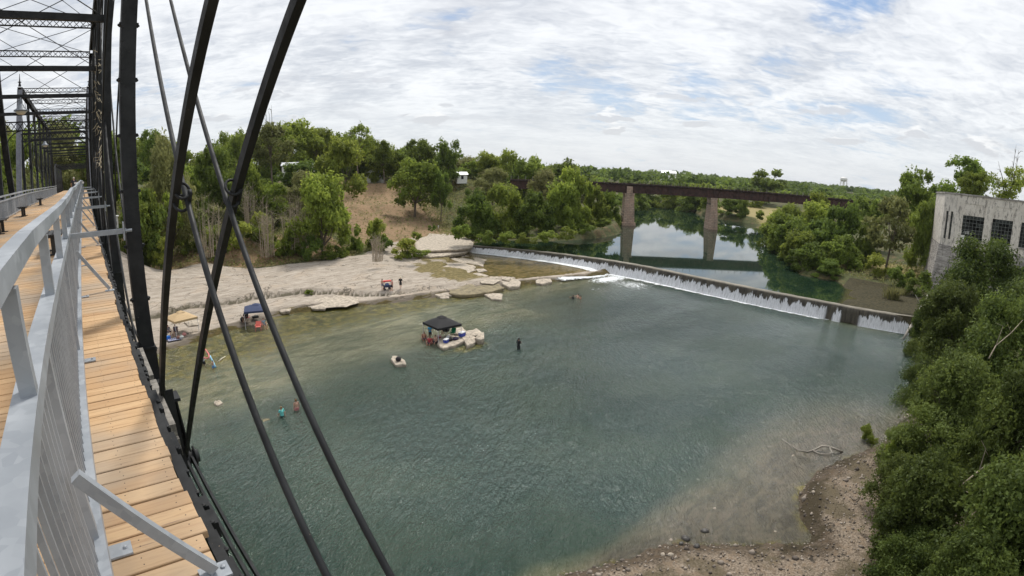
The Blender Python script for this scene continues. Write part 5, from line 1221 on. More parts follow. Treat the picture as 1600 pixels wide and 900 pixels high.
# dry grass and weeds over the banks
def grass():
    rr = np.random.default_rng(9); n = 60000; x = rr.uniform(-10, 130, n); y = rr.uniform(86, 190, n); ok = (poly_sd(x[:, None], y[:, None], UPPER)[:, 0] < -1); x = x[ok]; y = y[ok]
    tt = np.interp(x, [0, 11, 28, 39, 49, 57, 62, 70, 79, 84], [100, 105, 93, 90, 93, 97, 104, 106, 99, 92]); bare = np.maximum(blob(x, y, 66, 108, 88, 172, 11, 17), 0); pr = np.where(y < tt+.5, 0, np.where(bare > .4, .12, 1.)); ok = rr.random(len(x)) < pr; x = x[ok]; y = y[ok]
    x2 = rr.uniform(20, 130, 16000); y2 = rr.uniform(-40, 40, 16000); ok = (poly_sd(x2[:, None], y2[:, None], UPPER)[:, 0] < -1) & (poly_sd(x2[:, None], y2[:, None], LOWER)[:, 0] < -5) & ((x2 < 78) & (y2 < -4) | (x2 > 104)); x = np.r_[x, x2[ok]]; y = np.r_[y, y2[ok]]
    z = ground_z(x[:, None], y[:, None])[:, 0]; c = np.stack([x, y, z+.12], 1); V, F, T = leaves(c, np.tile([0, 0, 1.], (len(c), 1)), rr.uniform(0, 1, len(c)), 3, .25, .22, rr, .1)
    tag(link('grass', mesh_np('grass', V, F, M['leafolive'], False, dict(tint=T))), kind='stuff')
grass()

# crowns that close the skyline of the left hill
r_ = random.Random(77); xx = 140
while xx < 905:
    top = float(np.interp(xx, [140, 200, 240, 275, 300, 340, 400, 440, 480, 520, 560, 600, 640, 690, 730, 780, 830, 905], [228, 214, 208, 220, 238, 216, 204, 196, 194, 205, 206, 226, 224, 228, 243, 240, 253, 268]))+r_.uniform(2, 14); ww = r_.uniform(22, 34)
    tree(r_.choice(('mid', 'middark', 'mid', 'bank', 'willow')), (xx-ww, top, xx+ww, top+r_.uniform(60, 95)), r_.uniform(200, 232), 'one of the hilltop trees that close the skyline behind the houses', 'hilltop trees closing the skyline', trunk=False); xx += r_.uniform(17, 27)
# trees standing right at the waterline of the pool
SH = [('bush', 79, 95, 3.5, 3), ('bankdark', 84, 93.5, 4.5, 3.2), ('bankdark', 92, 92.5, 4.5, 3.4), ('bank', 99, 89.5, 6, 3.6), ('bankdark', 105, 88.8, 5.5, 3.6), ('bank', 112, 88, 6.5, 3.8), ('bank', 120, 90.5, 7, 3.8), ('bankdark', 128, 95, 6, 3.8), ('bush', 134, 97, 3.5, 3.2), ('bush', 141, 101.5, 4, 3.4)]
for i, (k, x, y, h, hw) in enumerate(SH): plant(k, x, y, ZU-.2, h, hw, ZU, 'leafy tree bending over the pool before the grove, %s from the weir end' % ORD[i], 'trees bending over the water at the front of the riverside grove', trunk=False)
SR = [('bank', 150, 45, 9, 5.5), ('bankdark', 140, 41.5, 8, 5.2), ('bank', 131, 37.5, 9, 5.4), ('bankdark', 122.5, 33, 8, 5), ('bank', 115, 29, 7, 4.6), ('bankdark', 108, 25.5, 5.5, 4.2), ('bankdark', 105, 20.5, 3.2, 3.0), ('bankdark', 128, 28, 9, 6), ('bankdark', 116, 21, 7, 4.5), ('bank', 160, 44, 8, 6), ('bankdark', 172, 50, 7, 5), ('bankdark', 186, 56, 6.5, 5)]
for x, y, h, hw in ((116.5, 87, 3, 3), (124, 89.5, 3.5, 3.2), (131, 93, 3.4, 3.2), (137, 98, 3.2, 3), (143.5, 102.5, 3.4, 3), (127, 96, 6, 4), (134, 101, 6, 4)): plant('bush', x, y+.8, ZU-.1, h, hw, ZU, 'low bush hiding the bank between the grove and the broad stone pier', 'low bushes between the grove and the broad stone pier', 'bush', 'bush', trunk=False)
SRO = sorted(SR, key=lambda q: -q[1])
for i, (k, x, y, h, hw) in enumerate(SRO): plant(k, x-1.6, y+2.2, ZU-.1 if y > 24 else ZU, h, hw, ZU, 'dense tree at the waterline on the shaded pool bank, %s from the girder end' % ORD[i], 'trees at the waterline on the shaded bank of the pool', trunk=False)
for x, y, h, hw in ((212, 136, 8, 7), (226, 147, 9, 7), (242, 156, 9, 8), (196, 130, 7, 6), (181, 122, 7, 6), (168, 117, 6, 5)): plant('bankdark', x, y+3, ZU, h, hw, ZU, 'tree along the outer bend of the pool behind the railway piers', 'trees along the outer bend of the pool', trunk=False)
for x, y, h, hw in ((262, 150, 9, 8), (252, 138, 8, 7), (243, 126, 8, 6), (234, 117, 7, 5.5), (226, 110, 6.5, 5)): plant('bank', x+2, y-2, ZU, h, hw, ZU, 'tree along the inner bend of the pool under the rusty girder', 'trees along the inner bend of the pool', trunk=False)
# more of the near thicket
NR2 = [('loose',(1350,716,1450,850),31,'spreading shrubby tree reaching out over the gravel strip'),
 ('loose',(1370,668,1450,760),38,'light feathery tree just right of the small bush at the water edge'),
 ('loose',(1356,830,1470,960),25,'dark feathery tree at the bottom edge beside the gravel strip'),
 ('loose',(1400,560,1480,660),52,'small tree leaning over the water in the bend of the near shore'),
 ('near',(1556,690,1720,880),27,'dark tree filling the corner under the biggest near tree'),
 ('near',(1424,560,1560,690),40,'tree between the shaded bend and the biggest near tree'),
 ('near',(1540,440,1680,560),52,'leafy tree at the picture edge just under the power house'),
 ('near',(1440,840,1600,1000),21,'dark foliage at the very bottom right, closest to the camera'),
 ('near',(1416,480,1470,560),70,'thin crown hiding the foot of the leaning dead trunk')]
for k, b, r, l in NR2: tree(k, b, r, l)

# ------------------------------------------------------------------ rocks
M['slab'] = plain('pale_limestone', (.40, .345, .275), .92, 0, .42, 1.8, .9)
M['slabdark'] = plain('mossy_limestone', (.21, .175, .105), .92, 0, .4, 1.2, .7)
def slab(pts, z, th, label, group=None, mat='slab', name='rock_slab', cat='rock', rough=.12, seed=1):
    P = [atz(a, b, z)[:2] for a, b in pts]; c = np.mean(P, 0); r = random.Random(seed+int(pts[0][0])); Q = []
    for i in range(len(P)):
        a, b = P[i]-c, P[(i+1) % len(P)]-c
        for f in (0, .33, .66): q = a*(1-f)+b*f; Q.append(q*(1+r.uniform(-rough, rough)*.6))
    n = len(Q); V = []; F = []
    rings = [(.93, -th), (1.0, -th*.45), (1.01, -.10), (.97, -.02), (.66, .03), (.3, .04)]
    for k, (f, dz) in enumerate(rings):
        for q in Q: V.append((q[0]*f, q[1]*f, dz+(r.uniform(-.045, .045) if k > 1 else 0)))
    for k in range(len(rings)-1):
        for i in range(n): F.append((k*n+i, k*n+(i+1) % n, (k+1)*n+(i+1) % n, (k+1)*n+i))
    V.append((0, 0, .05*th+.02)); o = (len(rings)-1)*n
    F2 = [(o+i, o+(i+1) % n, len(V)-1) for i in range(n)]
    me = bpy.data.meshes.new(name); me.from_pydata([tuple(v) for v in V], [], F+F2); me.materials.append(M[mat])
    ar = sum(P[i][0]*P[(i+1) % len(P)][1]-P[(i+1) % len(P)][0]*P[i][1] for i in range(len(P)))
    if ar < 0: me.flip_normals()
    return tag(link(name, me, None, (c[0], c[1], z)), label, cat, group)
slab([(654,372),(672,365),(702,364),(728,370),(742,384),(722,388),(690,390),(656,391),(650,382)], 2.45, .9, 'big pale tilted rock slab at the end of the weir')
slab([(640,388),(656,392),(700,391),(740,386),(728,393),(700,398),(672,401),(648,399)], 1.75, .7, 'lower pale rock step in front of the big slab beside the weir')
for i, (p, l) in enumerate((([(678,412),(700,410),(722,410),(740,414),(744,422),(726,427),(698,425),(682,419)], 'largest oval flat rock in the brown shallows below the big slab'), ([(700,403),(722,402),(756,409),(757,416),(742,413),(718,409)], 'long flat rock just above the largest oval one'), ([(676,404),(690,401),(705,403),(694,409),(680,410)], 'small flat rock left of the long one'),
    ([(712,399),(724,397),(734,400),(722,402)], 'small pale flat rock nearest the foot of the big slab'), ([(738,402),(748,402),(760,406),(752,410),(742,406)], 'small pale flat rock in the brown water right of the others'))):
    slab(p, .90, .3, l, seed=i)
for p in ([(728,427),(746,426),(764,430),(752,434),(734,432)], [(714,432),(734,433),(744,437),(724,438)], [(748,437),(768,435),(782,438),(770,443),(752,442)], [(690,430),(706,430),(712,434),(694,435)], [(764,432),(776,432),(780,435),(768,436)], [(742,420),(756,419),(762,423),(748,425)], [(784,432),(798,434),(796,438),(784,436)], [(640,425),(668,424),(676,429),(650,431)], [(610,421),(640,420),(646,425),(616,426)], [(618,408),(634,407),(634,414),(620,414)], [(664,415),(674,414),(676,420),(666,420)]):
    slab(p, .84, .22, 'one of the small flat rocks scattered over the algae-covered shelf', 'small flat rocks on the algae-covered shelf')
slab([(783,436),(800,434),(814,440),(812,447),(796,448),(786,443)], .58, 1.0, 'pale rock at the lip of the shelf beside the little cascade')
slab([(836,436),(846,431),(860,435),(862,440),(848,443),(838,441)], .42, .9, 'round tan boulder in the white water between cascade and weir', None, 'slab')
slab([(700,452),(730,444),(776,442),(790,448),(768,456),(735,460),(705,459)], .55, .9, 'olive-brown overhanging rock ledge along the deep water', None, 'slabdark')
slab([(672,457),(690,454),(708,456),(706,461),(684,463)], .30, .6, 'pale flat rock under the shelf edge, touching the water')
slab([(684,461),(700,460),(702,465),(688,466)], .15, .4, 'small pale rock almost awash beside the shelf edge')
slab([(756,459),(768,457),(786,459),(784,468),(768,466)], .32, .6, 'lone pale wedge-shaped rock in the water off the shelf')
slab([(458,472),(480,464),(520,461),(556,464),(560,472),(540,478),(500,480),(470,478)], .55, .22, 'broad flat oval rock slab on the gravel right of the blue canopy')
slab([(484,478),(508,477),(508,482),(488,482)], .45, .3, 'small flat slab below the broad oval one')
slab([(434,482),(444,478),(456,481),(452,486),(438,487)], .5, .4, 'round pale stone next to the diagonal rod on the gravel')
slab([(288,503),(298,497),(312,500),(310,507),(294,508)], .55, .5, 'smooth pale boulder behind the tan canopy')
slab([(606,461),(622,459),(628,466),(614,468)], .3, .45, 'pale stone lying in the water below the walking people')
# rocks standing in the river
slab([(683,536),(693,543),(712,538),(726,532),(722,526),(700,522),(688,526)], .38, .7, 'large flat rock under the black canopy')
slab([(722,528),(730,540),(742,534),(744,527),(734,522),(724,522)], .42, .7, 'tilted tan rock beside the black canopy')
slab([(728,517),(744,513),(756,521),(742,524),(728,523)], .40, .6, 'pale rock behind the tilted one next to the black canopy')
slab([(706,514),(722,510),(728,516),(718,522),(706,520)], .40, .6, 'pale rock under the back corner of the black canopy')
slab([(742,528),(748,530),(757,529),(756,518),(748,521)], .62, .8, 'separate upright pale rock off the end of the canopy rocks')
slab([(611,561),(618,569),(634,569),(634,565),(630,560),(622,556),(613,556)], .30, .6, 'small flat pale rock alone in the river with a dark bag on it')
slab([(334,630),(340,633),(348,629),(344,625),(336,626)], .15, .4, 'tiny pale rock seen between the thin diagonals')
slab([(404,655),(416,652),(424,656),(412,660)], -.02, .3, 'pale rock just below the surface near the wading woman', None, 'slabdark')
# gravel and stones on the near shore
def pebbles():
    rr = np.random.default_rng(3); n = 5200; x = rr.uniform(13, 46, n); y = rr.uniform(-6, 13, n); sd = poly_sd(x[:, None], y[:, None], LOWER)[:, 0]; ok = (sd < .8) & (rr.random(n) < np.clip(1.2+sd*.12, .1, 1)); x = x[ok]; y = y[ok]; z = ground_z(x[:, None], y[:, None])[:, 0]
    ico = np.array([(0, 0, 1), (.9, 0, .1), (.28, .86, 0), (-.73, .53, .1), (-.73, -.53, 0), (.28, -.86, .1), (0, 0, -1)]); f = np.array([(0, 1, 2), (0, 2, 3), (0, 3, 4), (0, 4, 5), (0, 5, 1), (6, 2, 1), (6, 3, 2), (6, 4, 3), (6, 5, 4), (6, 1, 5)])
    sz = rr.uniform(.03, .10, (len(x), 1, 1))*np.where(rr.random((len(x), 1, 1)) < .06, 2.2, 1); V = ico[None]*sz*rr.uniform(.6, 1.3, (len(x), 1, 3))+np.stack([x, y, z+.02], 1)[:, None]+rr.normal(0, .01, (len(x), 7, 3)); F = f[None]+np.arange(len(x))[:, None, None]*7
    tag(link('gravel', mesh_np('gravel', V.reshape(-1, 3), F.reshape(-1, 3), M['pebble'], False, dict(tint=np.repeat(rr.random(len(x)), 7)))), kind='stuff')
n = NT('mixed_pebbles'); n.set(Base_Color=n.mix(n.attr('tint'), (.07, .055, .045), (.40, .34, .28)), Roughness=.85); M['pebble'] = n.m
pebbles()
M['wetrock'] = plain('dark_wet_stone', (.05, .045, .04), .35, 0, .4, 5, .5)
for i, (px, py, s_, l) in enumerate(((1072, 840, .55, 'dark wet stone at the sandy edge, left one of the larger pair'), (1102, 828, .5, 'dark wet stone at the sandy edge, upper one of the larger pair'), (1064, 852, .35, 'small dark stone below the larger pair on the sand'), (1088, 858, .45, 'flat dark stone beside the blackish patch'), (1046, 876, .35, 'white pebble-like stone on the blackish patch'), (1034, 874, .3, 'second whitish stone on the blackish patch'), (1268, 778, .3, 'pale stone on the edge of the gravel point'), (1240, 710, .3, 'small pale stone in the shallows under the branch'), (1212, 828, .22, 'tiny pale stone in the grey shallows'), (1117, 792, .25, 'tiny light stone breaking the shallow water'), (1420, 652, 1.1, 'brown boulder at the bend of the near shore'), (1434, 664, .8, 'tan boulder under the overhanging tree of the near shore'))):
    p = atz(px, py, .1); m = MB(); rr = random.Random(i); m.ell((0, 0, 0), (s_*.5, s_*.38, s_*.28), 10, 6); m.v = [tuple(c*(1+rr.uniform(-.12, .12)) for c in v) for v in m.v]
    o = m.build('stone', M['wetrock'] if 'dark' in l else M['slab'], None, True, loc=(p[0], p[1], max(gz(p[0], p[1]), -.05)+s_*.1)); o.rotation_euler[2] = rr.uniform(0, 3); tag(o, l, 'stone')
def branch(px_pts, rad, label, z=.12, mat='drift', name='driftwood', sub=()):
    m = MB(); P = [Vector(atz(a, b, zz)) for a, b, zz in px_pts]; m.tube(P, [rad*(1-.6*i/(len(P)-1)) for i in range(len(P))], 7)
    for s_ in sub: Q = [Vector(atz(a, b, zz)) for a, b, zz in s_]; m.tube(Q, [rad*.7*(1-.6*i/(len(Q)-1)) for i in range(len(Q))], 6)
    tag(m.build(name, M[mat], None, True), label, 'driftwood')
branch([(1316,706,.05),(1306,702,.3),(1296,698,.4),(1284,697,.35),(1272,703,.1),(1262,706,.05),(1248,704,.02),(1236,696,.15),(1222,686,.3)], .09, 'bleached forked branch lying in the shallow water', sub=[[(1270,704,.05),(1280,709,.1),(1292,710,.1),(1300,708,.15)], [(1296,698,.4),(1300,706,.2),(1296,711,.1)]])
branch([(1330,778,.6),(1336,782,.8),(1344,776,.7)], .07, 'short dark stick on the gravel point', mat='bark')
branch([(1364,770,.8),(1352,762,.9),(1342,764,.8)], .06, 'thin brown stick beside the short dark one', mat='palebark')
P_ = [Vector(atr(1452, 462, 84)), Vector(atr(1441, 480, 80)), Vector(atr(1431, 500, 76)), Vector(atr(1420, 516, 74)), Vector(atr(1411, 530, 72.5))]
m = MB(); m.tube(P_, [.34, .34, .3, .22, .12], 9); m.tube([P_[1], P_[1]+Vector((-.6, 1.2, 1.6))], [.12, .03], 5); tag(m.build('dead_trunk', M['palebark'], None, True), 'bleached dead trunk leaning down against the end of the weir', 'dead tree')
m = MB(); m.tube([(0, 0, -.3), (0, 0, 1.0)], .06, 8); m.box(-.13, .13, -.05, .05, .7, 1.1); p = hit(685, 360, 80, 200); tag(m.build('marker_post', M['white'], None, loc=p), 'small white marker post at the foot of the bare slope', 'post')

# ------------------------------------------------------------------ people and their things
def cmat(name, col, rough=.8):
    k = 'c_'+name
    if k not in M: M[k] = plain(name, col, rough, 0, .12, 9)
    return M[k]
SK = {'tan': ('skin_tan', (.46, .25, .17)), 'fair': ('skin_fair', (.56, .34, .25)), 'brown': ('skin_brown', (.26, .14, .09))}
def joints(pose):
    J = dict(pel=(0, 0, .96), wa=(0, 0, 1.10), ch=(0, .0, 1.30), nk=(0, 0, 1.47), hd=(0, .02, 1.60))
    for s_, S in (('l', -1), ('r', 1)):
        J['hip'+s_] = (S*.09, 0, .92); J['kn'+s_] = (S*.10, .03, .50); J['an'+s_] = (S*.10, 0, .09); J['to'+s_] = (S*.11, .17, .035)
        J['sh'+s_] = (S*.18, 0, 1.42); J['el'+s_] = (S*.235, -.01, 1.13); J['wr'+s_] = (S*.24, .06, .89)
    if pose == 'sit':
        for k in ('pel', 'wa', 'ch', 'nk', 'hd'): x, y, z = J[k]; J[k] = (x, y-.05*(z-.96)*2, z-.44)
        for s_, S in (('l', -1), ('r', 1)):
            J['hip'+s_] = (S*.09, 0, .50); J['kn'+s_] = (S*.14, .44, .50); J['an'+s_] = (S*.15, .46, .09); J['to'+s_] = (S*.16, .63, .035)
            J['sh'+s_] = (S*.18, -.05, .98); J['el'+s_] = (S*.26, .02, .72); J['wr'+s_] = (S*.24, .27, .66)
    if pose == 'walk':
        J['knr'] = (.10, .16, .52); J['anr'] = (.10, .20, .10); J['tor'] = (.10, .37, .05); J['knl'] = (-.1, -.02, .5); J['anl'] = (-.1, -.24, .14); J['tol'] = (-.1, -.12, .035)
        J['elr'] = (.24, -.10, 1.15); J['wrr'] = (.24, -.12, .90); J['ell'] = (-.24, .08, 1.14); J['wrl'] = (-.22, .24, .96)
    if pose == 'carry':
        J['elr'] = (.26, .06, 1.16); J['wrr'] = (.22, .30, 1.06); J['knr'] = (.10, .14, .52); J['anr'] = (.10, .18, .09); J['tor'] = (.1, .35, .035)
    if pose == 'hold':
        J['elr'] = (.24, .04, 1.14); J['wrr'] = (.12, .26, 1.20); J['ell'] = (-.24, .04, 1.14); J['wrl'] = (-.10, .25, 1.16)
    if pose == 'reach':
        J['elr'] = (.34, .20, 1.26); J['wrr'] = (.42, .42, 1.22); J['ell'] = (-.30, .16, 1.22); J['wrl'] = (-.30, .40, 1.16)
    if pose == 'swim':
        J['elr'] = (.36, .22, 1.34); J['wrr'] = (.40, .45, 1.36); J['ell'] = (-.36, .22, 1.34); J['wrl'] = (-.34, .45, 1.36)
    return {k: Vector(v) for k, v in J.items()}
def person(x, y, z, rz, pose, skin, label, top=None, bottom=(.03, .03, .05), hair=(.03, .02, .015), hat=None, scale=1., group=None, long_=False, leanz=0.):
    J = joints(pose); t = empty('person', (x, y, z), rz, label, 'person', group); t.scale = (scale,)*3
    m = MB(); m.tube([J['pel']+Vector((0, 0, -.06)), J['pel'], J['wa'], J['ch'], J['nk']+Vector((0, 0, -.07))], [.12, .135, .118, .135, .09], 12); m.tube([J['nk']+Vector((0, 0, -.1)), J['nk'], J['hd']+Vector((0, 0, -.05))], [.062, .054, .056], 8)
    m.ell(J['hd'], (.078, .097, .118), 12, 10); m.ell(J['hd']+Vector((0, .098, -.01)), (.014, .022, .022), 6, 4)
    for sx in (-1, 1): m.ell(J['hd']+Vector((sx*.079, .0, -.005)), (.012, .02, .028), 6, 4)
    for s_, S in (('l', -1), ('r', 1)):
        m.tube([J['sh'+s_]+Vector((-S*.08, 0, .0)), J['sh'+s_], J['el'+s_], J['wr'+s_]], [.062, .056, .042, .028], 9)
        m.tube([J['hip'+s_]+Vector((0, 0, .04)), J['hip'+s_], J['kn'+s_], J['an'+s_]], [.09, .088, .058, .038], 9); m.tube([J['an'+s_]+Vector((0, -.05, -.03)), J['an'+s_]+Vector((0, .05, -.03)), J['to'+s_]], [.042, .042, .03], 8)
        d = (J['wr'+s_]-J['el'+s_]).normalized(); w_ = J['wr'+s_]; pl = w_+d*.055; sd = d.cross(Vector((0, 1, 0)) if abs(d.y) < .8 else Vector((0, 0, 1))).normalized(); up = sd.cross(d).normalized()
        m.tube([w_, pl, w_+d*.09], [.026, .036, .034], 8)
        for k, ln in ((-1.5, .062), (-.5, .075), (.5, .072), (1.5, .055)): b = w_+d*.088+up*k*.019; m.tube([b, b+d*ln*.55-sd*.006*S, b+d*ln-sd*.03*S], [.010, .0095, .008], 6)
        b = w_+d*.035+up*.03; m.tube([b, b+up*.03+d*.02, b+up*.035+d*.05], [.012, .011, .009], 6)
    b = m.build('body', cmat(*SK[skin]), t, True); md = b.modifiers.new('fuse', 'REMESH'); md.mode = 'VOXEL'; md.voxel_size = .014; md.use_smooth_shade = True
    for sx in (-1, 1): e = MB(); e.ell(J['hd']+Vector((sx*.03, .088, .012)), (.011, .008, .008), 6, 4); e.build('eye', cmat('eye_dark', (.02, .015, .012)), t)
    h = MB(); h.ell(J['hd']+Vector((0, -.018, .03)), (.088, .10, .105), 12, 8)
    if long_: h.tube([J['hd']+Vector((0, -.08, .02)), J['nk']+Vector((0, -.09, .0)), J['ch']+Vector((0, -.12, .02))], [.07, .06, .03], 8)
    h.build('hair', cmat('hair_%02d' % int(hair[0]*100), hair), t, True)
    def cloth(mm, nm, col): o = mm.build(nm, cmat('cloth_%d_%d_%d' % tuple(int(c*100) for c in col), col), t, True); q = o.modifiers.new('fuse', 'REMESH'); q.mode = 'VOXEL'; q.voxel_size = .02; q.use_smooth_shade = True
    if top:
        m = MB(); m.tube([J['pel']+Vector((0, 0, -.02)), J['wa'], J['ch'], J['nk']+Vector((0, 0, -.05))], [.155, .14, .155, .09], 12)
        for s_, S in (('l', -1), ('r', 1)): m.tube([J['sh'+s_]+Vector((-S*.09, 0, -.01)), J['sh'+s_], J['sh'+s_].lerp(J['el'+s_], 1.0 if sum(top) < .1 else .6)], [.08, .075, .062], 9)
        cloth(m, 'shirt', top)
    if bottom:
        m = MB(); m.tube([J['pel']+Vector((0, 0, .07)), J['pel']+Vector((0, 0, -.08))], [.148, .15], 12)
        for s_ in 'lr': m.tube([J['hip'+s_]+Vector((0, 0, .03)), J['hip'+s_].lerp(J['kn'+s_], .75 if sum(bottom) > .08 else .98)], [.105, .088], 9)
        cloth(m, 'shorts', bottom)
    if hat:
        m = MB(); m.tube([J['hd']+Vector((0, 0, .06)), J['hd']+Vector((0, 0, .065)), J['hd']+Vector((0, 0, .07)), J['hd']+Vector((0, 0, .16)), J['hd']+Vector((0, 0, .17))], [.17, .18, .095, .085, .03], 16); m.build('hat', cmat('hat_%d' % int(hat[0]*100), hat), t, True)
    return t
def chair(x, y, z, rz, col, label, kind='camp', group=None, s_=1.):
    t = empty('folding_chair', (x, y, z), rz, label, 'chair', group); t.scale = (s_,)*3; c = cmat('fabric_%d_%d_%d' % tuple(int(q*100) for q in col), col)
    m = MB(); m.add([(-.27, -.22, .40), (.27, -.22, .40), (.27, .24, .44), (-.27, .24, .44), (-.27, -.22, .42), (.27, -.22, .42), (.27, .24, .46), (-.27, .24, .46)], [(0, 3, 2, 1), (4, 5, 6, 7), (0, 1, 5, 4), (1, 2, 6, 5), (2, 3, 7, 6), (3, 0, 4, 7)]); m.build('seat', c, t)
    m = MB(); m.bar((0, -.23, .42), (0, -.38, .92), .54, .02, (0, 1, 0)); m.build('backrest', c, t)
    for sx in (-1, 1):
        m = MB(); m.tube([(sx*.29, -.24, .44), (sx*.29, .24, .60), (sx*.29, .30, .60)], .014, 6); m.bar((sx*.29, -.28, .62), (sx*.29, .26, .62), .06, .015); m.build('armrest', c, t)
        for sy in (-1, 1): m = MB(); m.tube([(sx*.29, sy*.24, 0), (sx*.27, -sy*.20 if kind == 'camp' else sy*.22, .44)], .016, 6); m.build('leg', M['benchblack'] if kind == 'camp' else c, t)
    return t
def cooler(x, y, z, rz, label, body=(.02, .06, .38), lid=(.75, .76, .78), sz=(.6, .38, .36), group=None):
    t = empty('cooler', (x, y, z), rz, label, 'cooler', group); a, b, h = (q*f for q, f in zip(sz, (.5, .5, 1)))
    m = MB(); m.add([(-a*.9, -b*.9, 0), (a*.9, -b*.9, 0), (a*.9, b*.9, 0), (-a*.9, b*.9, 0), (-a, -b, h*.78), (a, -b, h*.78), (a, b, h*.78), (-a, b, h*.78)], [(0, 3, 2, 1), (4, 5, 6, 7), (0, 1, 5, 4), (1, 2, 6, 5), (2, 3, 7, 6), (3, 0, 4, 7)]); m.build('tub', cmat('cooler_%d_%d' % (int(body[0]*100), int(body[2]*100)), body, .4), t)
    m = MB(); m.box(-a-.015, a+.015, -b-.015, b+.015, h*.785, h*.93); m.box(-a*.8, a*.8, -b*.8, b*.8, h*.935, h); m.build('lid', cmat('lid_%d_%d' % (int(lid[0]*100), int(lid[2]*100)), lid, .4), t)
    m = MB(); m.tube([(-a-.02, 0, h*.55), (-a-.06, 0, h*.75), (-a*.5, 0, h*1.12), (a*.5, 0, h*1.12), (a+.06, 0, h*.75), (a+.02, 0, h*.55)], .012, 6); m.build('handle', cmat('lid_w', (.7, .7, .72)), t)
    return t
def canopy(c, rz, w_, col, label, zl, h=2.05, pk=.85, legs=None):
    t = empty('canopy', (c[0], c[1], zl), rz, label, 'canopy'); a = w_/2; cc = cmat('canopy_%d_%d_%d' % tuple(int(q*100) for q in col), col, .85); V = []; F = []; n_ = 9
    for j in range(n_):
        for i in range(n_):
            u_, v_ = i/(n_-1)*2-1, j/(n_-1)*2-1; k = max(abs(u_), abs(v_)); z_ = h+pk*(1-k)**.92+.03*math.sin(6.28*u_)*math.sin(6.28*v_)*(1-k); V.append((u_*a, v_*a, z_))
    for j in range(n_-1):
        for i in range(n_-1): p = j*n_+i; F.append((p, p+1, p+1+n_, p+n_))
    V2 = [(x, y, z-.02) for x, y, z in V]; k = len(V); F2 = [tuple(q+k for q in f[::-1]) for f in F]; link('roof', mesh_np('roof', V+V2, F+F2, cc), t)
    m = MB()
    for s0, s1 in (((-a, -a), (a, -a)), ((a, -a), (a, a)), ((a, a), (-a, a)), ((-a, a), (-a, -a))):
        d = Vector((s1[0]-s0[0], s1[1]-s0[1], 0)).normalized(); m.bar((s0[0], s0[1], h-.12), (s1[0], s1[1], h-.12), .015, .24)
    m.build('valance', cc, t)
    m = MB(); v = a*.28; m.add([(-v, -v, h+pk*.80), (v, -v, h+pk*.80), (v, v, h+pk*.80), (-v, v, h+pk*.80), (0, 0, h+pk*1.06)], [(0, 1, 4), (1, 2, 4), (2, 3, 4), (3, 0, 4)]); m.build('vent_cap', cc, t)
    for sx in (-1, 1):
        for sy in (-1, 1): m = MB(); m.box(sx*(a-.03)-.022, sx*(a-.03)+.022, sy*(a-.03)-.022, sy*(a-.03)+.022, -.3, h-.02); m.build('leg', cmat('canopy_leg', (.6, .6, .62), .4), t)
    m = MB()
    for s0, s1 in (((-a, -a), (a, -a)), ((a, -a), (a, a)), ((a, a), (-a, a)), ((-a, a), (-a, -a))): m.tube([(s0[0]*.97, s0[1]*.97, h-.3), ((s0[0]+s1[0])*.5*.97, (s0[1]+s1[1])*.5*.97, h-.06), (s1[0]*.97, s1[1]*.97, h-.3)], .012, 5)
    m.build('scissor_frame', cmat('canopy_leg', (.6, .6, .62)), t)
    if legs: m = MB(); m.tube([(0, 0, h+pk), (a, -a, h)], .03, 5)
    return t
def on(px, py, z=0.): return atz(px, py, z)
face = lambda p: math.atan2(-p[0], p[1])        # rotation that turns local +Y away from the camera
def face_to(px0, p): return 0
# black canopy group, standing among rocks in the river
c = on(691, 528, .2); canopy(c, R(-3), 3.05, (.012, .012, .014), 'black square pop-up canopy standing over the rocks in the river', -.05, 1.95, .85)
for (px, py, col, top, skin, rz, l, lc) in ((663, 531, (.10, .02, .02), None, 'tan', 2.6, 'shirtless person sitting in the water at the outer left of the black canopy', 'dark chair standing in the water at the outer left of the black canopy'),
        (671, 538, (.22, .02, .03), (.35, .04, .05), 'tan', 2.2, 'person in red sitting in the water in front of the black canopy', 'dark red chair in the water in front of the black canopy'),
        (680, 536, (.05, .02, .02), None, 'fair', 2.0, 'bare-backed person leaning back in the water next to the one in red', 'dark low chair next to the red one in the water')):
    p = on(px, py, 0); chair(p[0], p[1], -.35, rz, col, lc); person(p[0], p[1], -.36, rz, 'sit', skin, l, top)
p = on(672, 524, 0); person(p[0], p[1], -.5, 2.9, 'hold', 'brown', 'person in a bright blue shirt standing behind the seated ones at the black canopy', (.04, .33, .62))
p = on(697, 524, .3); person(p[0], p[1], .36, .4, 'sit', 'tan', 'person in a black shirt sitting in the shade of the black canopy', (.015, .015, .018)); chair(p[0], p[1], .36, .4, (.02, .02, .022), 'black chair in the shade of the black canopy')
p = on(707, 526, .38); chair(p[0], p[1], .40, 2.0, (.0, .22, .09), 'green folding chair on the rock under the black canopy')
for px, py, z_, rz, b, ld, sz, l in ((697, 535, .42, .4, (.02, .05, .36), (.78, .79, .8), (.55, .4, .42), 'blue cooler with a white lid at the front edge of the canopy rock'), (722, 525, .45, .2, (.02, .05, .36), (.78, .79, .8), (.75, .45, .5), 'larger blue cooler with a white lid by the right leg of the black canopy'), (686, 531, .02, .9, (.34, .02, .04), (.28, .02, .03), (.72, .45, .45), 'red cooler at the water edge under the black canopy')):
    p = on(px, py, z_); cooler(p[0], p[1], z_, rz, l, b, ld, sz)
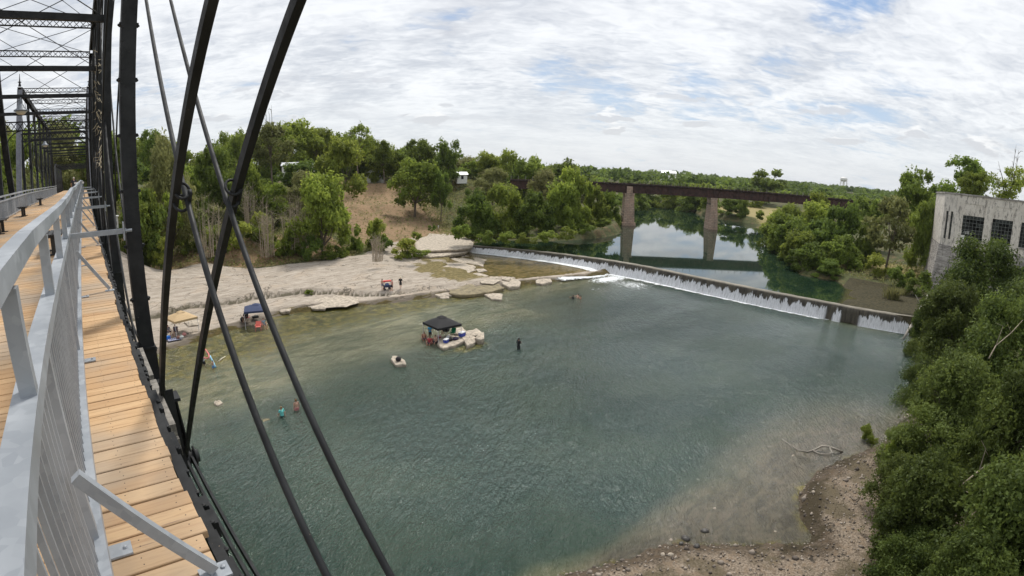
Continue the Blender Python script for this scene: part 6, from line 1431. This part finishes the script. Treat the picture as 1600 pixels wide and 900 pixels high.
for px, py, col, sz, l in ((703, 533, (.015, .015, .017), (.35, .22, .2), 'black bag on the flat rock under the canopy, left one'), (712, 531, (.03, .02, .06), (.4, .25, .16), 'dark purple bag on the flat rock under the canopy'), (700, 529, (.7, .7, .7), (.2, .2, .18), 'white tub under the black canopy'), (622.5, 563, (.02, .016, .02), (.30, .24, .26), 'dark bag left on the small rock alone in the river')):
    p = on(px, py, .4); m = MB(); m.ell((0, 0, sz[2]*.9), sz, 10, 7); m.tube([(-sz[0]*.5, 0, sz[2]*1.5), (0, 0, sz[2]*2.5), (sz[0]*.5, 0, sz[2]*1.5)], .02, 5); tag(m.build('bag', cmat('bag_%d_%d' % (int(col[0]*1000), int(col[2]*1000)), col), None, True, loc=(p[0], p[1], .40 if px > 650 else .30)), l, 'bag')
# anglers, waders, swimmers
p = on(810, 545, 0); f_ = person(p[0], p[1], -.52, -1.4, 'hold', 'tan', 'angler dressed all in black standing thigh-deep in the river', (.012, .012, .014), (.012, .012, .014), hat=(.02, .02, .02))
p = on(441, 651, 0); person(p[0], p[1], -.85, .3, 'walk', 'fair', 'person in an aqua shirt wading waist-deep beside the right diagonal rod', (.17, .62, .58), (.02, .05, .05), hair=(.22, .13, .05))
p = on(464, 641, 0); person(p[0], p[1], -.75, .1, 'stand', 'fair', 'shirtless wader in white and red shorts, half hidden by the diagonal rod', None, (.5, .2, .2), hair=(.20, .10, .04))
for px, py, sk, rz, l, tp in ((895.5, 467, 'brown', .6, 'swimmer with dark wet hair carried on the near side of the trio below the weir', (.015, .015, .02)), (903, 465, 'fair', 1.0, 'swimmer at the centre of the trio below the weir, bare-shouldered', None), (907, 467.5, 'tan', .2, 'swimmer with reddish skin at the outer side of the trio below the weir', None)):
    p = on(px, py, 0); person(p[0], p[1], -1.15, rz, 'swim', sk, l, tp)
for px, py, pose, sk, rz, l, tp, bt, sc in ((319, 570, 'reach', 'fair', -.7, 'child in a light grey shirt and black shorts holding a pink pool noodle', (.45, .47, .5), (.015, .015, .02), .82), (333.5, 576, 'reach', 'tan', .5, 'shirtless child in blue shorts bending over the blue noodle', None, (.10, .25, .5), .72)):
    p = on(px, py, 0); person(p[0], p[1], -.38, rz, pose, sk, l, tp, bt, scale=sc)
def noodle(pts, col, label, rad=.05, name='pool_noodle', cat='pool noodle'):
    m = MB(); P = [Vector(atz(a, b, z_)) for a, b, z_ in pts]; m.tube(P, rad, 8); tag(m.build(name, cmat('foam_%d_%d' % (int(col[0]*100), int(col[2]*100)), col), None, True), label, cat)
noodle([(317,543,1.0),(322,547,1.05),(326,553,1.0),(327,558,.9),(324,560,.85),(319,559,.8)], (.72, .20, .20), 'curved pink pool noodle held by the child in grey', .07)
noodle([(328,556,.9),(331,562,.6),(334,568,.3),(337,574,.05)], (.30, .58, .74), 'light blue pool noodle dipping into the water', .09)
noodle([(341,565,.08),(347,560,.1),(352,557,.08)], (.55, .50, .38), 'tan foam noodle floating beside the two children', .06)
# tan canopy with its sitters
c = on(286, 519, .4); canopy(c, R(14), 3.0, (.50, .36, .20), 'tan canopy on the gravel bank, half behind the dark diagonals', .35, 1.9, .75)
for px, py, rz, l, lc, tp in ((264.5, 524, .5, 'person in a patterned grey shirt sitting at the edge of the tan canopy', 'low chair under the edge of the tan canopy', (.20, .18, .19)), (275, 523, -.3, 'person in a dark patterned top sitting under the middle of the tan canopy', 'low chair under the middle of the tan canopy', (.11, .09, .10))):
    p = on(px, py, .4); person(p[0], p[1], .36, rz+math.pi, 'sit', 'tan', l, tp); chair(p[0], p[1], .36, rz+math.pi, (.08, .09, .16), lc)
p = on(262, 530, .35); cooler(p[0], p[1], .33, .3, 'bright blue cooler in front of the tan canopy', (.02, .15, .60), (.03, .22, .68), (.62, .4, .4))
p = on(273, 530, .35); m = MB(); m.box(-.8, .8, -.5, .5, 0, .02); m.build
t_ = tag(m.build('striped_towel', cmat('towel_blue', (.22, .24, .42)), None, False, loc=(p[0], p[1], .37)), 'blue striped towel spread on the gravel by the tan canopy', 'towel')
m = MB()
for k in range(8): m.box(-.75+k*.2, -.68+k*.2, -.5, .5, .022, .024)
m.build('stripe', cmat('towel_white', (.6, .6, .62)), t_)
for px, py, col, l in ((279, 529, (.20, .10, .08), 'brown bag on the striped towel'), (284, 528.5, (.48, .50, .48), 'pale bag beside the striped towel'), (288, 524, (.50, .22, .20), 'pinkish bag near the corner leg of the tan canopy')):
    p = on(px, py, .4); m = MB(); m.ell((0, 0, .18), (.28, .2, .2), 9, 6); m.tube([(-.12, 0, .34), (0, 0, .5), (.12, 0, .34)], .02, 5); tag(m.build('bag', cmat('bagb_%d' % int(col[1]*100), col), None, True, loc=(p[0], p[1], .35)), l, 'bag')
# blue canopy with its chairs
c = on(402, 505, .3); canopy(c, R(-18), 2.9, (.035, .05, .11), 'navy blue canopy at the water edge behind the right diagonal rod', .1, 2.1, .6)
p = on(404, 516, .1); chair(p[0], p[1], .05, 2.7, (.75, .20, .16), 'coral red plastic chair standing in the shallows', 'plastic', s_=1.15)
p = on(413, 513, .1); chair(p[0], p[1], .06, 3.3, (.70, .35, .30), 'pink plastic chair beside the coral red one', 'plastic', s_=1.05); person(p[0], p[1], .06, 3.3, 'sit', 'fair', 'person in a grey-blue shirt on the pink chair at the navy canopy', (.25, .32, .38), (.1, .1, .12))
p = on(387, 501, .45); chair(p[0], p[1], .42, -2.6, (.60, .03, .04), 'tall red folding chair under the navy canopy'); 
p = on(384, 502, .45); person(p[0], p[1], .42, 2.4, 'sit', 'brown', 'person in black sitting by the red chair under the navy canopy', (.02, .02, .025)); chair(p[0], p[1], .42, 2.4, (.03, .03, .035), 'black folding chair next to the red one under the navy canopy')
p = on(378.5, 502, .45); m = MB(); m.ell((0, 0, .28), (.26, .2, .32), 9, 6); m.tube([(-.1, 0, .5), (0, 0, .72), (.1, 0, .5)], .02, 5); tag(m.build('bag', M['benchblack'], None, True, loc=(p[0], p[1], .42)), 'black backpack on the gravel left of the navy canopy', 'bag')
p = on(399, 497, .5); m = MB(); m.box(-.4, .4, -.18, .18, 0, .3); m.tube([(-.2, 0, .3), (0, 0, .42), (.2, 0, .3)], .02, 5); tag(m.build('bag', M['benchblack'], None, False, loc=(p[0], p[1], .5)), 'flat black bag on the rocks behind the navy canopy', 'bag')
# people walking over the rock shelf with a beach cart
zz = max(gz(*on(600, 452, .9)[:2]), .5)
for px, py, rz, l, sk, tp, bt in ((597.5, 453.5, -1.3, 'shirtless walker in grey shorts pushing the red-topped beach cart', 'fair', None, (.22, .20, .26)), (613, 454.5, 1.5, 'bare-shouldered walker in black shorts at the front of the beach cart', 'fair', (.55, .30, .26), (.02, .02, .03)), ):
    p = on(px, py, zz); person(p[0], p[1], gz(p[0], p[1])+.01, rz, 'carry', sk, l, tp, bt)
p = on(626, 449.5, 1.); person(p[0], p[1], gz(p[0], p[1])+.01, 2.7, 'walk', 'fair', 'walker in a black dress and pale straw hat crossing the rock shelf', (.012, .012, .014), (.014, .012, .016), hat=(.68, .60, .42))
p = on(605, 453, zz); g = gz(p[0], p[1]); t = empty('beach_cart', (p[0], p[1], g), R(-15), 'beach cart with a red folded cover carried between two walkers', 'cart')
m = MB(); m.box(-.55, .55, -.25, .25, .42, .72); m.build('bed', cmat('cart_navy', (.04, .05, .10)), t); m = MB(); m.box(-.6, .6, -.28, .28, 1.25, 1.42); m.build('cover', cmat('cart_red', (.55, .06, .05)), t)
for sx in (-1, 1):
    for sy in (-1, 1):
        m = MB(); m.tube([(sx*.56, sy*.26, .5), (sx*.56, sy*.26, 1.3)], .018, 6); m.build('upright', M['benchblack'], t)
        m = MB(); m.tube([(sx*.42, sy*.30, .17), (sx*.42, sy*.36, .17)], .17, 14); o = m.build('wheel', M['benchblack'], t)
for sx in (-1, 1): m = MB(); m.box(sx*.42-.03, sx*.42+.03, -.3, .3, .14, .44); m.build('axle', M['benchblack'], t)
m = MB(); m.ell((0, 0, .0), (.34, .2, .2), 10, 6); m.build('load', cmat('cart_blue', (.10, .2, .42)), t).location = (0, 0, .85)
# someone far down the walkway
person(-.9, 52, zdeck(52)+.005, 0.1, 'walk', 'fair', 'distant person in dark clothes far down the plank walkway', (.03, .03, .04), (.03, .03, .05), hair=(.5, .45, .4))
t = empty('white_cart', (-.45, 50, zdeck(50)), 0, 'small white-topped cart beside the distant person on the walkway', 'cart'); m = MB(); m.box(-.35, .35, -.3, .3, .3, 1.15); m.build('body', M['lampgrey'], t); m = MB(); m.box(-.4, .4, -.35, .35, 1.152, 1.3); m.build('top', M['white'], t)
for sx in (-1, 1): m = MB(); m.tube([(sx*.36, 0, .16), (sx*.40, 0, .16)], .16, 12); m.build('wheel', M['benchblack'], t)
for sx in (-1, 1): m = MB(); m.box(sx*.3-.02, sx*.3+.02, -.03, .03, .14, .3); m.build('strut', M['benchblack'], t)

# bare branches poking out of the near trees
for i, (pts, l) in enumerate((([(1500,760,29),(1530,735,30),(1548,722,31),(1570,700,32)], 'bare grey branch showing through the leaves of the nearest trees, upper one'), ([(1560,850,22),(1548,810,23),(1535,780,24.5),(1510,768,26)], 'bare curved branch showing through the nearest dark tree, lower one'), ([(1600,810,23),(1580,806,24),(1560,818,24.5),(1548,832,25)], 'dark limb entering at the picture edge low in the near trees'), ([(1545,560,40),(1556,540,41),(1580,520,42),(1598,500,43)], 'pale bare branch in front of the large tree below the power house'))):
    P = [Vector(atr(*p)) for p in pts]; m = MB(); m.tube(P, [.05, .035, .025, .012], 7); m.tube([P[1], P[1].lerp(P[2], .5)+Vector((.3, .2, .8)), P[1]+Vector((.5, .3, 1.4))], [.035, .02, .008], 5); m.tube([P[2], P[2]+Vector((-.3, .4, .6)), P[2]+Vector((-.7, .5, .8))], [.03, .018, .006], 5)
    tag(m.build('branch', M['twig'] if i != 2 else M['bark'], None, True), l, 'branch')

n = NT('haze_air'); n.t.nodes.remove(n.b); pv = n.N('ShaderNodeVolumePrincipled'); pv.inputs['Color'].default_value = (.82, .88, .95, 1); pv.inputs['Density'].default_value = .00006; pv.inputs['Anisotropy'].default_value = .2; n.L(pv.outputs[0], n.o.inputs['Volume']); M['haze'] = n.m
m = MB(); zmin = float(min(GZ.min(), -3))-1; m.box(-1700, 4400, -2700, 4400, zmin, 75.); tag(m.build('haze', M['haze']), kind='stuff')
